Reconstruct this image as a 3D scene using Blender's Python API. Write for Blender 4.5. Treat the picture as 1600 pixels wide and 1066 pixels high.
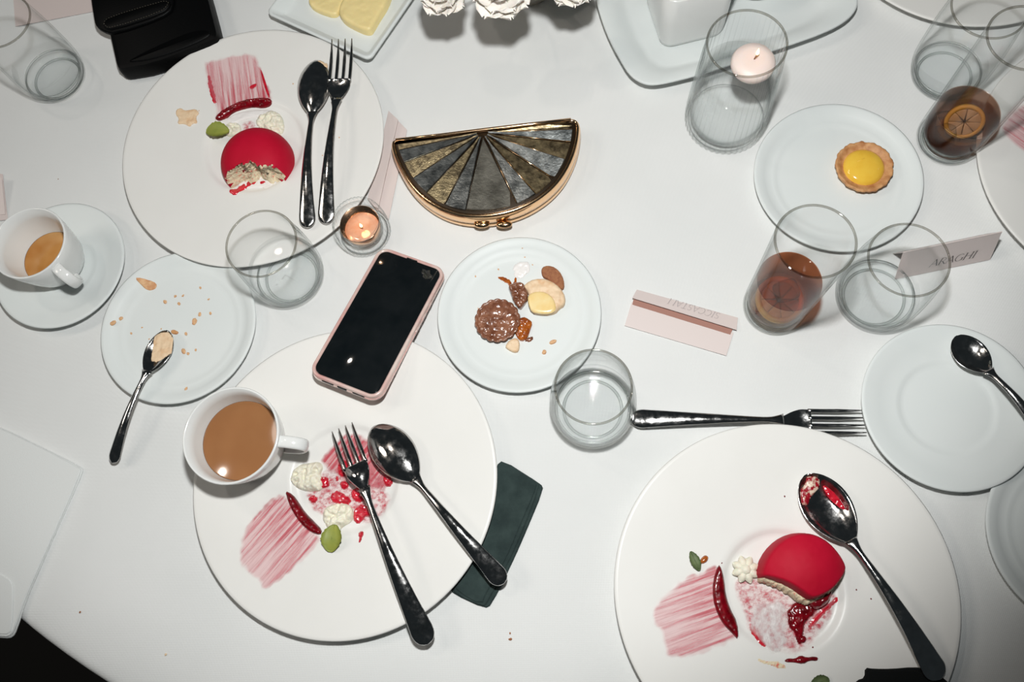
import bpy, math, random
import numpy as np
from mathutils import Vector, Matrix
random.seed(4); rng = np.random.default_rng(7)
PI = math.pi
SC = bpy.context.scene
for o in list(bpy.data.objects): bpy.data.objects.remove(o, do_unlink=True)
COL = SC.collection

# ------------------------------------------------------------------ camera
TX, TY, CH, FPX = 0.30111, 0.08502, 0.807, 1300.0
camd = bpy.data.cameras.new('camera'); cam = bpy.data.objects.new('camera', camd); COL.objects.link(cam)
CR = Matrix.Rotation(TY, 3, 'Y') @ Matrix.Rotation(TX, 3, 'X')
cam.matrix_world = Matrix.Translation((0, 0, CH)) @ CR.to_4x4()
camd.sensor_width = 36; camd.lens = FPX/1600*36; camd.clip_start = 0.02; camd.clip_end = 50
SC.camera = cam

# ------------------------------------------------------------------ light
SC.view_settings.view_transform = 'Standard'; SC.view_settings.look = 'None'
SC.view_settings.gamma = 1.0; SC.view_settings.use_curve_mapping = False
SC.view_settings.exposure = 0.0
SC.cycles.transparent_max_bounces = 40; SC.cycles.max_bounces = 24; SC.cycles.transmission_bounces = 24
world = bpy.data.worlds.new('dim_room'); SC.world = world; world.use_nodes = True
world.node_tree.nodes['Background'].inputs[0].default_value = (0.75, 0.92, 1.0, 1)
world.node_tree.nodes['Background'].inputs[1].default_value = 0.025

def area_light(name, loc, size, power, color, direction, shape='DISK'):
    l = bpy.data.lights.new(name, 'AREA'); l.shape = shape; l.size = size; l.energy = power; l.color = color
    o = bpy.data.objects.new(name, l); COL.objects.link(o); o.location = loc
    o.rotation_euler = Vector(direction).to_track_quat('-Z', 'Y').to_euler(); return o

up = CR @ Vector((0, 1, 0)); fwd = CR @ Vector((0, 0, -1))
FL = Vector((0, 0, CH)) + up*0.20 - fwd*0.02
fl = bpy.data.lights.new('camera_flash', 'SPOT'); fl.energy = 31.0; fl.color = (0.99, 1.0, 0.985)
fl.shadow_soft_size = 0.026; fl.spot_size = math.radians(90); fl.spot_blend = 0.5
flash = bpy.data.objects.new('camera_flash', fl); COL.objects.link(flash); flash.location = FL
flash.rotation_euler = Vector((-0.13, 0.27, -0.87)).to_track_quat('-Z', 'Y').to_euler()
lamp_a = area_light('ceiling_lamp_and_fill', (-1.05, 1.0, 2.25), 0.09, 3.2, (1.0, 0.9, 0.8), Vector((0.25, -0.2, -1)))
fill_light = area_light('ceiling_lamp_and_fill', (-2.3, 0.5, 2.3), 0.8, 11.0, (1.0, 0.92, 0.82), Vector((1.0, 0.0, -1)))  # added soft fill for the ambient light, no known lamp there

# ------------------------------------------------------------------ helpers
def at(px, py, z=0.0):
    """point of the place that lies at height z under the photograph's point (px, py)"""
    d = CR @ Vector(((px-800)/FPX, -(py-533)/FPX, -1.0))
    t = (z-CH)/d.z
    return Vector((d.x*t, d.y*t, z))
def atl(pts, z=0.0): return [at(x, y, z) for x, y in pts]

def tag(o, label=None, cat=None, group=None, kind=None):
    if label: o['label'] = label
    if cat: o['category'] = cat
    if group: o['group'] = group
    if kind: o['kind'] = kind
    return o
def thing(name, label, cat, loc=(0, 0, 0), rotz=0.0, group=None):
    o = bpy.data.objects.new(name, None); COL.objects.link(o); o.location = loc
    o.rotation_euler = (0, 0, rotz); o.empty_display_size = 0.02
    return tag(o, label, cat, group)
def mob(name, verts, faces, mat, parent=None, smooth=True, attrs=None, loc=None):
    me = bpy.data.meshes.new(name)
    me.from_pydata([tuple(map(float, v)) for v in verts], [], [tuple(int(i) for i in f) for f in faces])
    me.update()
    if smooth: me.polygons.foreach_set('use_smooth', [True]*len(me.polygons))
    if attrs:
        for k, a in attrs.items():
            at_ = me.attributes.new(k, 'FLOAT', 'POINT'); at_.data.foreach_set('value', np.asarray(a, dtype=np.float32))
    if mat: me.materials.append(mat)
    o = bpy.data.objects.new(name, me); COL.objects.link(o)
    if parent: o.parent = parent
    if loc is not None: o.location = loc
    return o
def sharp(o, ang=40):
    o.data.set_sharp_from_angle(angle=math.radians(ang)); return o

class MB:
    def __init__(s): s.v = []; s.f = []
    def add(s, v, f):
        n = len(s.v); s.v += [tuple(p) for p in v]; s.f += [tuple(i+n for i in q) for q in f]; return s
    def build(s, name, mat, parent=None, smooth=True, **k): return mob(name, s.v, s.f, mat, parent, smooth, **k)

def lathe(profile, seg=64, rib=None):
    """profile: list of (r, z[, ribbed]); closed caps where r == 0"""
    v = []; f = []; rows = []
    for p in profile:
        r, z = p[0], p[1]; rb = p[2] if len(p) > 2 else 0
        if r <= 1e-9: rows.append([len(v)]); v.append((0, 0, z)); continue
        row = []
        for i in range(seg):
            a = 2*PI*i/seg; rr = r
            if rb and rib: rr = r+rb*(abs(math.cos(a*rib/2))-0.6)
            row.append(len(v)); v.append((rr*math.cos(a), rr*math.sin(a), z))
        rows.append(row)
    for a, b in zip(rows, rows[1:]):
        for i in range(seg):
            j = (i+1) % seg
            if len(a) == 1 and len(b) == 1: continue
            if len(a) == 1: f.append((a[0], b[j], b[i]))
            elif len(b) == 1: f.append((a[i], a[j], b[0]))
            else: f.append((a[i], a[j], b[j], b[i]))
    return v, f
def loft(rings, cap=True):
    n = len(rings[0]); v = [tuple(p) for r in rings for p in r]; f = []
    for k in range(len(rings)-1):
        for i in range(n):
            j = (i+1) % n
            f.append((k*n+i, k*n+j, (k+1)*n+j, (k+1)*n+i))
    if cap:
        f.append(tuple(reversed(range(n)))); f.append(tuple((len(rings)-1)*n+i for i in range(n)))
    return v, f
def tube(path, r, seg=8):
    path = [Vector(p) for p in path]; rings = []
    for i, p in enumerate(path):
        t = (path[min(i+1, len(path)-1)]-path[max(i-1, 0)]).normalized()
        a = t.cross(Vector((0, 0, 1)));
        if a.length < 1e-3: a = Vector((1, 0, 0))
        a.normalize(); b = t.cross(a)
        rr = r[i] if isinstance(r, (list, tuple)) else r
        rings.append([p+a*(rr*math.cos(2*PI*k/seg))+b*(rr*math.sin(2*PI*k/seg)) for k in range(seg)])
    return loft(rings)
def chaikin(p, n=2, closed=True):
    p = np.asarray(p, float)
    for _ in range(n):
        q = np.roll(p, -1, 0)
        p = np.stack([p*.75+q*.25, p*.25+q*.75], 1).reshape(-1, p.shape[1])
    return p
def inset(poly, d):
    """offset a ccw/cw 2-D polygon inwards by d"""
    p = np.asarray(poly, float)[:, :2]; n = len(p)
    A = 0.5*np.sum(p[:, 0]*np.roll(p[:, 1], -1)-np.roll(p[:, 0], -1)*p[:, 1]); s = 1 if A > 0 else -1
    e = np.roll(p, -1, 0)-p; e /= np.maximum(np.linalg.norm(e, axis=1, keepdims=True), 1e-12)
    nn = np.stack([-e[:, 1], e[:, 0]], 1)*s
    m = nn+np.roll(nn, 1, 0); L = np.maximum((m**2).sum(1, keepdims=True), .35)
    return p+m*(2/L)*d
def layered(poly, steps, scale=None):
    poly_w = np.ptp(np.asarray(poly, float)[:, 0])
    """stack of the same outline: steps = [(inset, z), ...] bottom to top, capped"""
    rings = []
    for d, z in steps:
        q = np.asarray(poly, float)[:, :2]
        if scale == 'rrect': q = np.array(rrect(poly_w-2*d, poly_w-2*d, max(.0015, .008-d*.3), 6))
        elif scale: q = q*(1-d/scale)
        elif d: q = inset(poly, d)
        rings.append([(a, b, z) for a, b in q])
    A = 0.5*sum(rings[0][i][0]*rings[0][(i+1) % len(rings[0])][1]-rings[0][(i+1) % len(rings[0])][0]*rings[0][i][1] for i in range(len(rings[0])))
    if A < 0: rings = [list(reversed(r)) for r in rings]
    return loft(rings)
def rrect(w, h, r, n=6):
    out = []
    for cx, cy, a0 in ((w/2-r, h/2-r, 0), (-w/2+r, h/2-r, PI/2), (-w/2+r, -h/2+r, PI), (w/2-r, -h/2+r, 1.5*PI)):
        for k in range(n+1):
            a = a0+PI/2*k/n; out.append((cx+r*math.cos(a), cy+r*math.sin(a)))
    return out
def sdist(P, poly):
    """signed distance (inside > 0) of points P to polygon, and nearest boundary point"""
    a = np.asarray(poly, float)[:, :2]; b = np.roll(a, -1, 0)
    best = np.full(len(P), 1e9); near = np.zeros((len(P), 2)); ins = np.zeros(len(P), bool)
    for p, q in zip(a, b):
        e = q-p; L = max((e**2).sum(), 1e-18)
        t = np.clip(((P-p)@e)/L, 0, 1); c = p+t[:, None]*e
        d = np.hypot(*(P-c).T); m = d < best; best[m] = d[m]; near[m] = c[m]
        cond = ((p[1] > P[:, 1]) != (q[1] > P[:, 1]))
        if q[1] != p[1]: ins ^= cond & (P[:, 0] < (q[0]-p[0])*(P[:, 1]-p[1])/(q[1]-p[1])+p[0])
    return np.where(ins, best, -best), near
def vnoise(x, y, s, seed=0):
    """smooth value noise in [-1, 1]"""
    x = x/s+seed*17.3; y = y/s+seed*9.1
    xi = np.floor(x).astype(int); yi = np.floor(y).astype(int); fx = x-xi; fy = y-yi
    fx = fx*fx*(3-2*fx); fy = fy*fy*(3-2*fy)
    def h(i, j): return np.modf(np.abs(np.sin(i*127.1+j*311.7+seed*7.7)*43758.5453))[0]*2-1
    return (h(xi, yi)*(1-fx)+h(xi+1, yi)*fx)*(1-fy)+(h(xi, yi+1)*(1-fx)+h(xi+1, yi+1)*fx)*fy
def blob(name, poly, zb, mat, parent=None, H=0.003, edge=0.004, h0=0.0, res=0.001, amp=0.0, ns=0.003, seed=1, smooth=1,
         power=0.5, udir=None, off=0.0, rough_edge=0.0, zfun=None, skirt=True):
    """a lump, slab or film whose outline is poly (world xy), lying on the surface zb(x, y)"""
    poly = np.asarray([(p[0], p[1]) for p in poly], float)
    if smooth: poly = chaikin(poly, smooth)
    org = poly.mean(0); lo = poly.min(0)-res; hi = poly.max(0)+res
    nx = int((hi[0]-lo[0])/res)+2; ny = int((hi[1]-lo[1])/res)+2
    X, Y = np.meshgrid(lo[0]+np.arange(nx)*res, lo[1]+np.arange(ny)*res)
    P = np.stack([X.ravel(), Y.ravel()], 1); D, N = sdist(P, poly)
    if rough_edge: D = D+rough_edge*vnoise(P[:, 0], P[:, 1], rough_edge*3, seed+5)
    inside = D > 0
    g = inside.reshape(ny, nx)
    near = np.zeros_like(g)
    pad = np.pad(g, 1)
    for dy in (-1, 0, 1):
        for dx in (-1, 0, 1): near |= pad[1+dy:1+dy+ny, 1+dx:1+dx+nx]
    cell = g[:-1, :-1] | g[1:, :-1] | g[:-1, 1:] | g[1:, 1:]
    # keep cells with at least one inside corner, clamp the outside corners to the outline
    P2 = np.where((inside | bool(rough_edge))[:, None], P, N); Dc = np.maximum(D, 0)
    used = -np.ones(nx*ny, int); faces = []; idx = 0; order = []
    ys, xs = np.nonzero(cell)
    for j, i in zip(ys, xs):
        q = [j*nx+i, j*nx+i+1, (j+1)*nx+i+1, (j+1)*nx+i]
        for k in q:
            if used[k] < 0: used[k] = idx; idx += 1; order.append(k)
        faces.append([used[k] for k in q])
    order = np.array(order); Q = P2[order]; d = Dc[order]
    prof = np.clip(d/edge, 0, 1)
    prof = (1-(1-prof)**2)**power
    h = h0+(H-h0)*prof
    if amp: h = h+amp*(0.35+0.65*prof)*(vnoise(Q[:, 0], Q[:, 1], ns, seed)+0.5*vnoise(Q[:, 0], Q[:, 1], ns/2.3, seed+3))
    if zfun is not None: h = h+zfun(Q[:, 0]-org[0], Q[:, 1]-org[1])*prof
    h = np.maximum(h, 0.00005)
    base = np.array([zb(x, y) for x, y in Q])+off
    z = base+h
    oz = float(base.min())
    V = np.stack([Q[:, 0]-org[0], Q[:, 1]-org[1], z-oz], 1).tolist(); F = [tuple(x) for x in faces]
    nt = len(V)
    if skirt and (h0 > 0 or amp > 0):
        cnt = {}
        for fc in faces:
            for a, b in zip(fc, fc[1:]+fc[:1]): cnt[(a, b)] = 1
        be = [(a, b) for (a, b) in cnt if (b, a) not in cnt]; mp = {}
        for a, b in be:
            for k in (a, b):
                if k not in mp: mp[k] = len(V); V.append((V[k][0], V[k][1], base[k]-oz))
            F.append((b, a, mp[a], mp[b]))
    at_ = {'ed': list(d)+[0.0]*(len(V)-nt)}
    if udir is not None:
        u = Vector(udir).normalized(); U = (Q-org)@np.array([u.x, u.y]); Wc = (Q-org)@np.array([-u.y, u.x])
        un = (U-U.min())/max(np.ptp(U), 1e-9)
        at_['su'] = list(U)+[0.0]*(len(V)-nt); at_['sv'] = list(Wc)+[0.0]*(len(V)-nt); at_['sn'] = list(un)+[0.0]*(len(V)-nt)
    loc = Vector((org[0], org[1], oz))
    if parent: loc = loc-Vector(parent.location)
    return mob(name, V, F, mat, parent, True, at_, loc)
def flat(z): return lambda x, y: z

# ------------------------------------------------------------------ materials
def nodes_of(name):
    m = bpy.data.materials.new(name); m.use_nodes = True; nt = m.node_tree
    return m, nt, nt.nodes['Principled BSDF']
def N(nt, t, **k):
    n = nt.nodes.new(t)
    for a, b in k.items():
        if a in n.inputs: n.inputs[a].default_value = b
        else: setattr(n, a, b)
    return n
def noise(nt, scale, detail=3, rough=.55, vec=None, dim='3D'):
    n = N(nt, 'ShaderNodeTexNoise'); n.inputs['Scale'].default_value = scale; n.inputs['Detail'].default_value = detail
    n.inputs['Roughness'].default_value = rough
    if vec is None:
        tc = N(nt, 'ShaderNodeTexCoord'); vec = tc.outputs['Object']
    nt.links.new(vec, n.inputs['Vector']); return n
def ramp(nt, src, stops):
    r = N(nt, 'ShaderNodeValToRGB'); e = r.color_ramp.elements
    e[0].position, e[0].color = stops[0][0], (*stops[0][1], 1)
    e[1].position, e[1].color = stops[1][0], (*stops[1][1], 1)
    for p, c in stops[2:]:
        x = e.new(p); x.color = (*c, 1)
    nt.links.new(src, r.inputs['Fac']); return r
def bump(nt, src, strength, dist, bsdf):
    b = N(nt, 'ShaderNodeBump'); b.inputs['Strength'].default_value = strength; b.inputs['Distance'].default_value = dist
    nt.links.new(src, b.inputs['Height']); nt.links.new(b.outputs[0], bsdf.inputs['Normal']); return b
def mat(name, color, rough=.5, metal=0.0, var=None, vscale=40, bmp=0, bscale=300, bdist=.0005, coat=0, spec=.5, sss=0, sssc=None, detail=4, emit=None, estr=0, thr=(.35, .65)):
    m, nt, b = nodes_of(name)
    b.inputs['Base Color'].default_value = (*color, 1); b.inputs['Roughness'].default_value = rough
    b.inputs['Metallic'].default_value = metal; b.inputs['Coat Weight'].default_value = coat
    b.inputs['Specular IOR Level'].default_value = spec
    if var:
        n = noise(nt, vscale, detail); r = ramp(nt, n.outputs['Fac'], [(thr[0], color), (thr[1], var)])
        nt.links.new(r.outputs[0], b.inputs['Base Color'])
    if bmp:
        n2 = noise(nt, bscale, 3); bump(nt, n2.outputs['Fac'], bmp, bdist, b)
    if sss:
        b.inputs['Subsurface Weight'].default_value = sss; b.inputs['Subsurface Radius'].default_value = sssc or (.004, .002, .001)
        b.inputs['Subsurface Scale'].default_value = 1.0
    if emit: b.inputs['Emission Color'].default_value = (*emit, 1); b.inputs['Emission Strength'].default_value = estr
    return m

def cloth_mat():
    m, nt, b = nodes_of('white_linen')
    n = noise(nt, 1400, 2); n1 = noise(nt, 7, 3)
    r = ramp(nt, n1.outputs['Fac'], [(.3, (.735, .745, .735)), (.7, (.775, .78, .77))])
    nt.links.new(r.outputs[0], b.inputs['Base Color']); b.inputs['Roughness'].default_value = .85
    b.inputs['Specular IOR Level'].default_value = .2; b.inputs['Sheen Weight'].default_value = .15
    tc = N(nt, 'ShaderNodeTexCoord')
    w1 = N(nt, 'ShaderNodeTexWave', bands_direction='X'); w1.inputs['Scale'].default_value = 400; w1.inputs['Distortion'].default_value = 1
    w2 = N(nt, 'ShaderNodeTexWave', bands_direction='Y'); w2.inputs['Scale'].default_value = 400; w2.inputs['Distortion'].default_value = 1
    for w in (w1, w2): nt.links.new(tc.outputs['Object'], w.inputs['Vector'])
    ad = N(nt, 'ShaderNodeMath', operation='ADD'); nt.links.new(w1.outputs['Fac'], ad.inputs[0]); nt.links.new(w2.outputs['Fac'], ad.inputs[1])
    ad2 = N(nt, 'ShaderNodeMath', operation='ADD'); nt.links.new(ad.outputs[0], ad2.inputs[0]); nt.links.new(n.outputs['Fac'], ad2.inputs[1])
    bump(nt, ad2.outputs[0], .35, .0003, b); return m
CLOTH = cloth_mat()
NAPKIN_W = mat('white_napkin', (.74, .755, .745), .85, bmp=.3, bscale=1200, spec=.2)
PORC_WARM = mat('warm_white_porcelain', (.765, .755, .725), .32, var=(.78, .77, .742), vscale=20, bmp=.12, bscale=900, bdist=.0002, spec=.25)
PORC_COOL = mat('cool_white_porcelain', (.70, .735, .725), .42, var=(.715, .745, .735), vscale=14, spec=.2)
PORC_CUP = mat('cup_porcelain', (.76, .765, .75), .14, spec=.5, coat=.3)
CUP_STAIN = None
STEEL = mat('polished_cutlery_steel', (.62, .61, .60), .13, 1.0, var=(.50, .49, .48), vscale=90, bmp=.16, bscale=220, bdist=.0003)
def _steel_wear():
    nt = STEEL.node_tree; n = noise(nt, 120, 6, .7); q = ramp(nt, n.outputs['Fac'], [(.40, (.07,)*3), (.75, (.28,)*3)])
    nt.links.new(q.outputs[0], nt.nodes['Principled BSDF'].inputs['Roughness'])
_steel_wear()
GOLD = mat('polished_gold_frame', (.95, .62, .36), .16, 1.0, bmp=.1, bscale=200, bdist=.0003)
PANEL_G = mat('brushed_gold_panel', (.54, .42, .24), .34, .9, var=(.13, .10, .06), vscale=130, bmp=.8, bscale=500, bdist=.0004, detail=6)
PANEL_S = mat('brushed_silver_panel', (.48, .50, .49), .32, .95, var=(.13, .14, .14), vscale=70, bmp=.7, bscale=400, bdist=.0004, detail=6)
PANEL_C = mat('worn_silver_gold_panel', (.62, .58, .49), .33, .95, var=(.26, .24, .20), vscale=50, bmp=.6, bscale=300, bdist=.0004, detail=6)
DARKCH = mat('dark_bronze_channel', (.035, .022, .012), .3, .6)
CARD = mat('blush_card', (.68, .59, .565), .45, spec=.6, bmp=.15, bscale=900, bdist=.0001)
CARD_SHADE = mat('rose_card_shade', (.34, .16, .12), .6)  # darker card tone, shade put into the colour
INK = mat('dark_ink', (.06, .05, .05), .6)
INK_F = mat('faint_grey_ink', (.46, .41, .40), .6)
LEATHER = mat('black_leather', (.0016, .0018, .002), .5, bmp=.5, bscale=500, bdist=.0003, spec=.12)
LEATHER_T = mat('black_thread', (.07, .06, .045), .6)
NAPKIN_G = mat('dark_green_paper_napkin', (.036, .055, .052), .9, var=(.022, .035, .034), vscale=60, bmp=.6, bscale=900, bdist=.0004, spec=.2)
NAPKIN_B = mat('black_napkin', (.006, .007, .007), .9, bmp=.5, bscale=900, spec=.15)
GLAZE = mat('red_velvet_glaze', (.45, .003, .022), .62, var=(.50, .004, .028), vscale=30, spec=.18, bmp=.15, bscale=700, bdist=.0002)
SPONGE = mat('cream_sponge', (.78, .66, .46), .75, var=(.70, .12, .08), vscale=260, bmp=1, bscale=500, bdist=.001, thr=(.54, .72))
BERRY = mat('dark_berry_filling', (.16, .003, .008), .12, coat=.6)
JAM = mat('red_berry_jam', (.22, .0010, .007), .22, var=(.10, .0005, .003), vscale=160, coat=.2)
JAM_L = mat('light_red_jam', (.66, .02, .04), .14, var=(.45, .006, .02), vscale=200, coat=.6)
CREAM = mat('whipped_cream', (.80, .76, .62), .5, bmp=.8, bscale=500, bdist=.0008, sss=.15)
CREAMW = mat('white_cream', (.82, .79, .77), .35, bmp=.3, bscale=300)
LEAF = mat('mint_leaf', (.31, .33, .06), .5, var=(.24, .28, .05), vscale=120, spec=.4)
LEAF_D = mat('dark_wilted_leaf', (.06, .09, .03), .6, var=(.12, .16, .06), vscale=150)
CRUST = mat('baked_crust', (.62, .33, .14), .6, var=(.42, .17, .06), vscale=120, bmp=.6, bscale=400, bdist=.0006)
CUSTARD = mat('lemon_custard', (.86, .55, .07), .12, var=(.82, .48, .05), vscale=60, coat=.7)
PALE = mat('pale_cream_filling', (.88, .70, .36), .25, var=(.86, .62, .26), vscale=90, coat=.3)
SHELL = mat('pale_pastry', (.78, .58, .38), .55, var=(.70, .42, .22), vscale=110, bmp=.5, bscale=300, thr=(.5, .75))
CHOC = mat('glossy_chocolate', (.14, .045, .022), .2, var=(.30, .13, .075), vscale=130, coat=.7, bmp=.5, bscale=350, bdist=.0006, detail=6)
COCOA = mat('cocoa_biscuit', (.36, .15, .065), .8, var=(.26, .09, .04), vscale=300, bmp=.9, bscale=900, bdist=.0005)
CARAMEL = mat('caramel', (.48, .13, .015), .2, var=(.25, .05, .01), vscale=170, coat=.6)
CRUMB = mat('pastry_crumb', (.72, .46, .25), .7, var=(.58, .28, .13), vscale=200)
BUTTER = mat('butter', (.86, .70, .33), .4, bmp=.35, bscale=140, bdist=.0012, sss=.1)
PETAL = mat('white_petal', (.84, .81, .76), .6, var=(.86, .80, .73), vscale=30, sss=.12)
STEM = mat('green_stem', (.10, .13, .05), .6)
VASE = mat('grey_ceramic_vase', (.30, .28, .24), .45)
WAX = mat('blush_candle_wax', (.86, .72, .66), .45, sss=.3, sssc=(.01, .006, .004))
WAX_M = mat('melted_copper_toned_wax', (.80, .42, .26), .08, var=(.88, .58, .42), vscale=90, coat=.8, metal=.35)
WICK = mat('candle_wick', (.32, .15, .08), .8)
FLAME = mat('candle_flame', (1, .7, .4), .5, emit=(1.0, .58, .25), estr=4)
COPPER = mat('copper_tealight_cup', (.98, .60, .38), .16, 1.0, bmp=.3, bscale=120, bdist=.001)
CASE = mat('pink_marbled_case', (.62, .33, .30), .22, var=(.74, .62, .56), vscale=28, coat=.5, spec=.5)
CASE_B = mat('clear_case_edge', (.66, .56, .50), .15, var=(.70, .40, .36), vscale=30, coat=.6)
SCREEN = mat('black_phone_screen', (.004, .006, .007), .045, var=(.008, .010, .011), vscale=40, coat=1.0)
BLACK = mat('black_plastic', (.008, .008, .008), .4)
FLOOR = mat('dark_carpet', (.012, .011, .010), .9, bmp=.5, bscale=300)
WOODM = mat('table_wood', (.15, .09, .05), .6, var=(.10, .06, .03), vscale=12)
DARKFOOD = mat('dark_sauce_in_pot', (.16, .07, .02), .5, var=(.05, .02, .01), vscale=200, bmp=.6, bscale=400)
LEMON = mat('lemon_rind', (.80, .60, .18), .5, var=(.78, .50, .12), vscale=90)
LEMON_P = mat('lemon_flesh', (.72, .62, .42), .4, var=(.62, .48, .28), vscale=110)

def glass_mat(name, tint=(.97, .985, .98), edge=(.42, .47, .46), ior=1.42, rough=.015, power=3.0, refr=0.0, bmpn=0):
    """thin clear glass: Fresnel reflection over tinted transmission that thickens towards the grazing angle"""
    m = bpy.data.materials.new(name); m.use_nodes = True; nt = m.node_tree; nt.nodes.clear()
    out = N(nt, 'ShaderNodeOutputMaterial'); lw = N(nt, 'ShaderNodeLayerWeight'); lw.inputs['Blend'].default_value = .5
    pw = N(nt, 'ShaderNodeMath', operation='POWER'); nt.links.new(lw.outputs['Facing'], pw.inputs[0]); pw.inputs[1].default_value = power
    mx = N(nt, 'ShaderNodeMix', data_type='RGBA'); nt.links.new(pw.outputs[0], mx.inputs['Factor'])
    mx.inputs[6].default_value = (*tint, 1); mx.inputs[7].default_value = (*edge, 1)
    tr = N(nt, 'ShaderNodeBsdfTransparent'); nt.links.new(mx.outputs[2], tr.inputs['Color'])
    gl = N(nt, 'ShaderNodeBsdfGlossy'); gl.inputs['Roughness'].default_value = rough
    f0 = ((ior-1)/(ior+1))**2
    p5 = N(nt, 'ShaderNodeMath', operation='POWER'); nt.links.new(lw.outputs['Facing'], p5.inputs[0]); p5.inputs[1].default_value = 7
    fr = N(nt, 'ShaderNodeMath', operation='MULTIPLY_ADD'); nt.links.new(p5.outputs[0], fr.inputs[0]); fr.inputs[1].default_value = .7; fr.inputs[2].default_value = f0
    ms = N(nt, 'ShaderNodeMixShader'); nt.links.new(fr.outputs[0], ms.inputs[0]); nt.links.new(gl.outputs[0], ms.inputs[2])
    if refr:
        rf = N(nt, 'ShaderNodeBsdfRefraction'); rf.inputs['IOR'].default_value = 1.2; rf.inputs['Roughness'].default_value = .02
        nt.links.new(mx.outputs[2], rf.inputs['Color'])
        m2 = N(nt, 'ShaderNodeMixShader'); m2.inputs[0].default_value = refr
        nt.links.new(tr.outputs[0], m2.inputs[1]); nt.links.new(rf.outputs[0], m2.inputs[2]); nt.links.new(m2.outputs[0], ms.inputs[1])
    else: nt.links.new(tr.outputs[0], ms.inputs[1])
    if bmpn:
        n = noise(nt, bmpn, 2); b = N(nt, 'ShaderNodeBump'); b.inputs['Strength'].default_value = .25; b.inputs['Distance'].default_value = .002
        nt.links.new(n.outputs['Fac'], b.inputs['Height'])
        for x in (gl, lw): nt.links.new(b.outputs[0], x.inputs['Normal'])
    nt.links.new(ms.outputs[0], out.inputs['Surface']); return m
GLASS = glass_mat('clear_glass', (.993, .996, .996), (.74, .77, .76), power=6)
GLASS_IN = glass_mat('clear_glass_inside', (.997, .999, .999), (.86, .88, .875), ior=1.18, power=6)
GLASS_RIB = glass_mat('ribbed_clear_glass', (.998, .999, .999), (.60, .64, .63), power=5, ior=1.35)
GLASS_BASE = glass_mat('thick_glass_base', (.992, .996, .996), (.20, .24, .24), power=4, refr=.10, bmpn=60, ior=1.2)
GLASS_RIM = glass_mat('glass_rim_edge', (.80, .79, .76), (.34, .33, .30), ior=1.8, power=1.8)
GLASS_EDGE = glass_mat('glass_inner_edge', (.97, .98, .975), (.10, .12, .11), ior=1.6, power=1.8)
WATER = glass_mat('water', (.995, .998, .998), (.60, .65, .65), ior=1.2, power=5, refr=.08)
COLA = glass_mat('watered_cola', (.95, .89, .85), (.60, .44, .37), ior=1.33, power=2, refr=.15)
COLA_TOP = glass_mat('cola_surface', (.52, .20, .10), (.14, .035, .015), ior=1.4, power=1.2, bmpn=70)
COLA_D = glass_mat('dark_cola', (.62, .44, .34), (.16, .07, .04), ior=1.33, power=2, refr=.15)
COLA_DT = glass_mat('dark_cola_surface', (.74, .58, .50), (.25, .12, .08), ior=1.4, power=1.5, bmpn=70)
ICE = glass_mat('melting_ice', (.93, .95, .96), (.6, .64, .66), ior=1.31, power=2, bmpn=120)

def coffee_mat(name, deep, pale, sc=1.0):
    m, nt, b = nodes_of(name)
    n = noise(nt, 25, 2); r = ramp(nt, n.outputs['Fac'], [(.35, deep), (.7, pale)])
    nt.links.new(r.outputs[0], b.inputs['Base Color']); b.inputs['Roughness'].default_value = .08; b.inputs['Coat Weight'].default_value = .3
    return m
COFFEE_M = coffee_mat('milky_coffee', (.285, .125, .050), (.315, .145, .060))
COFFEE_L = coffee_mat('thin_milky_tea', (.40, .16, .03), (.55, .30, .11))

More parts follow.
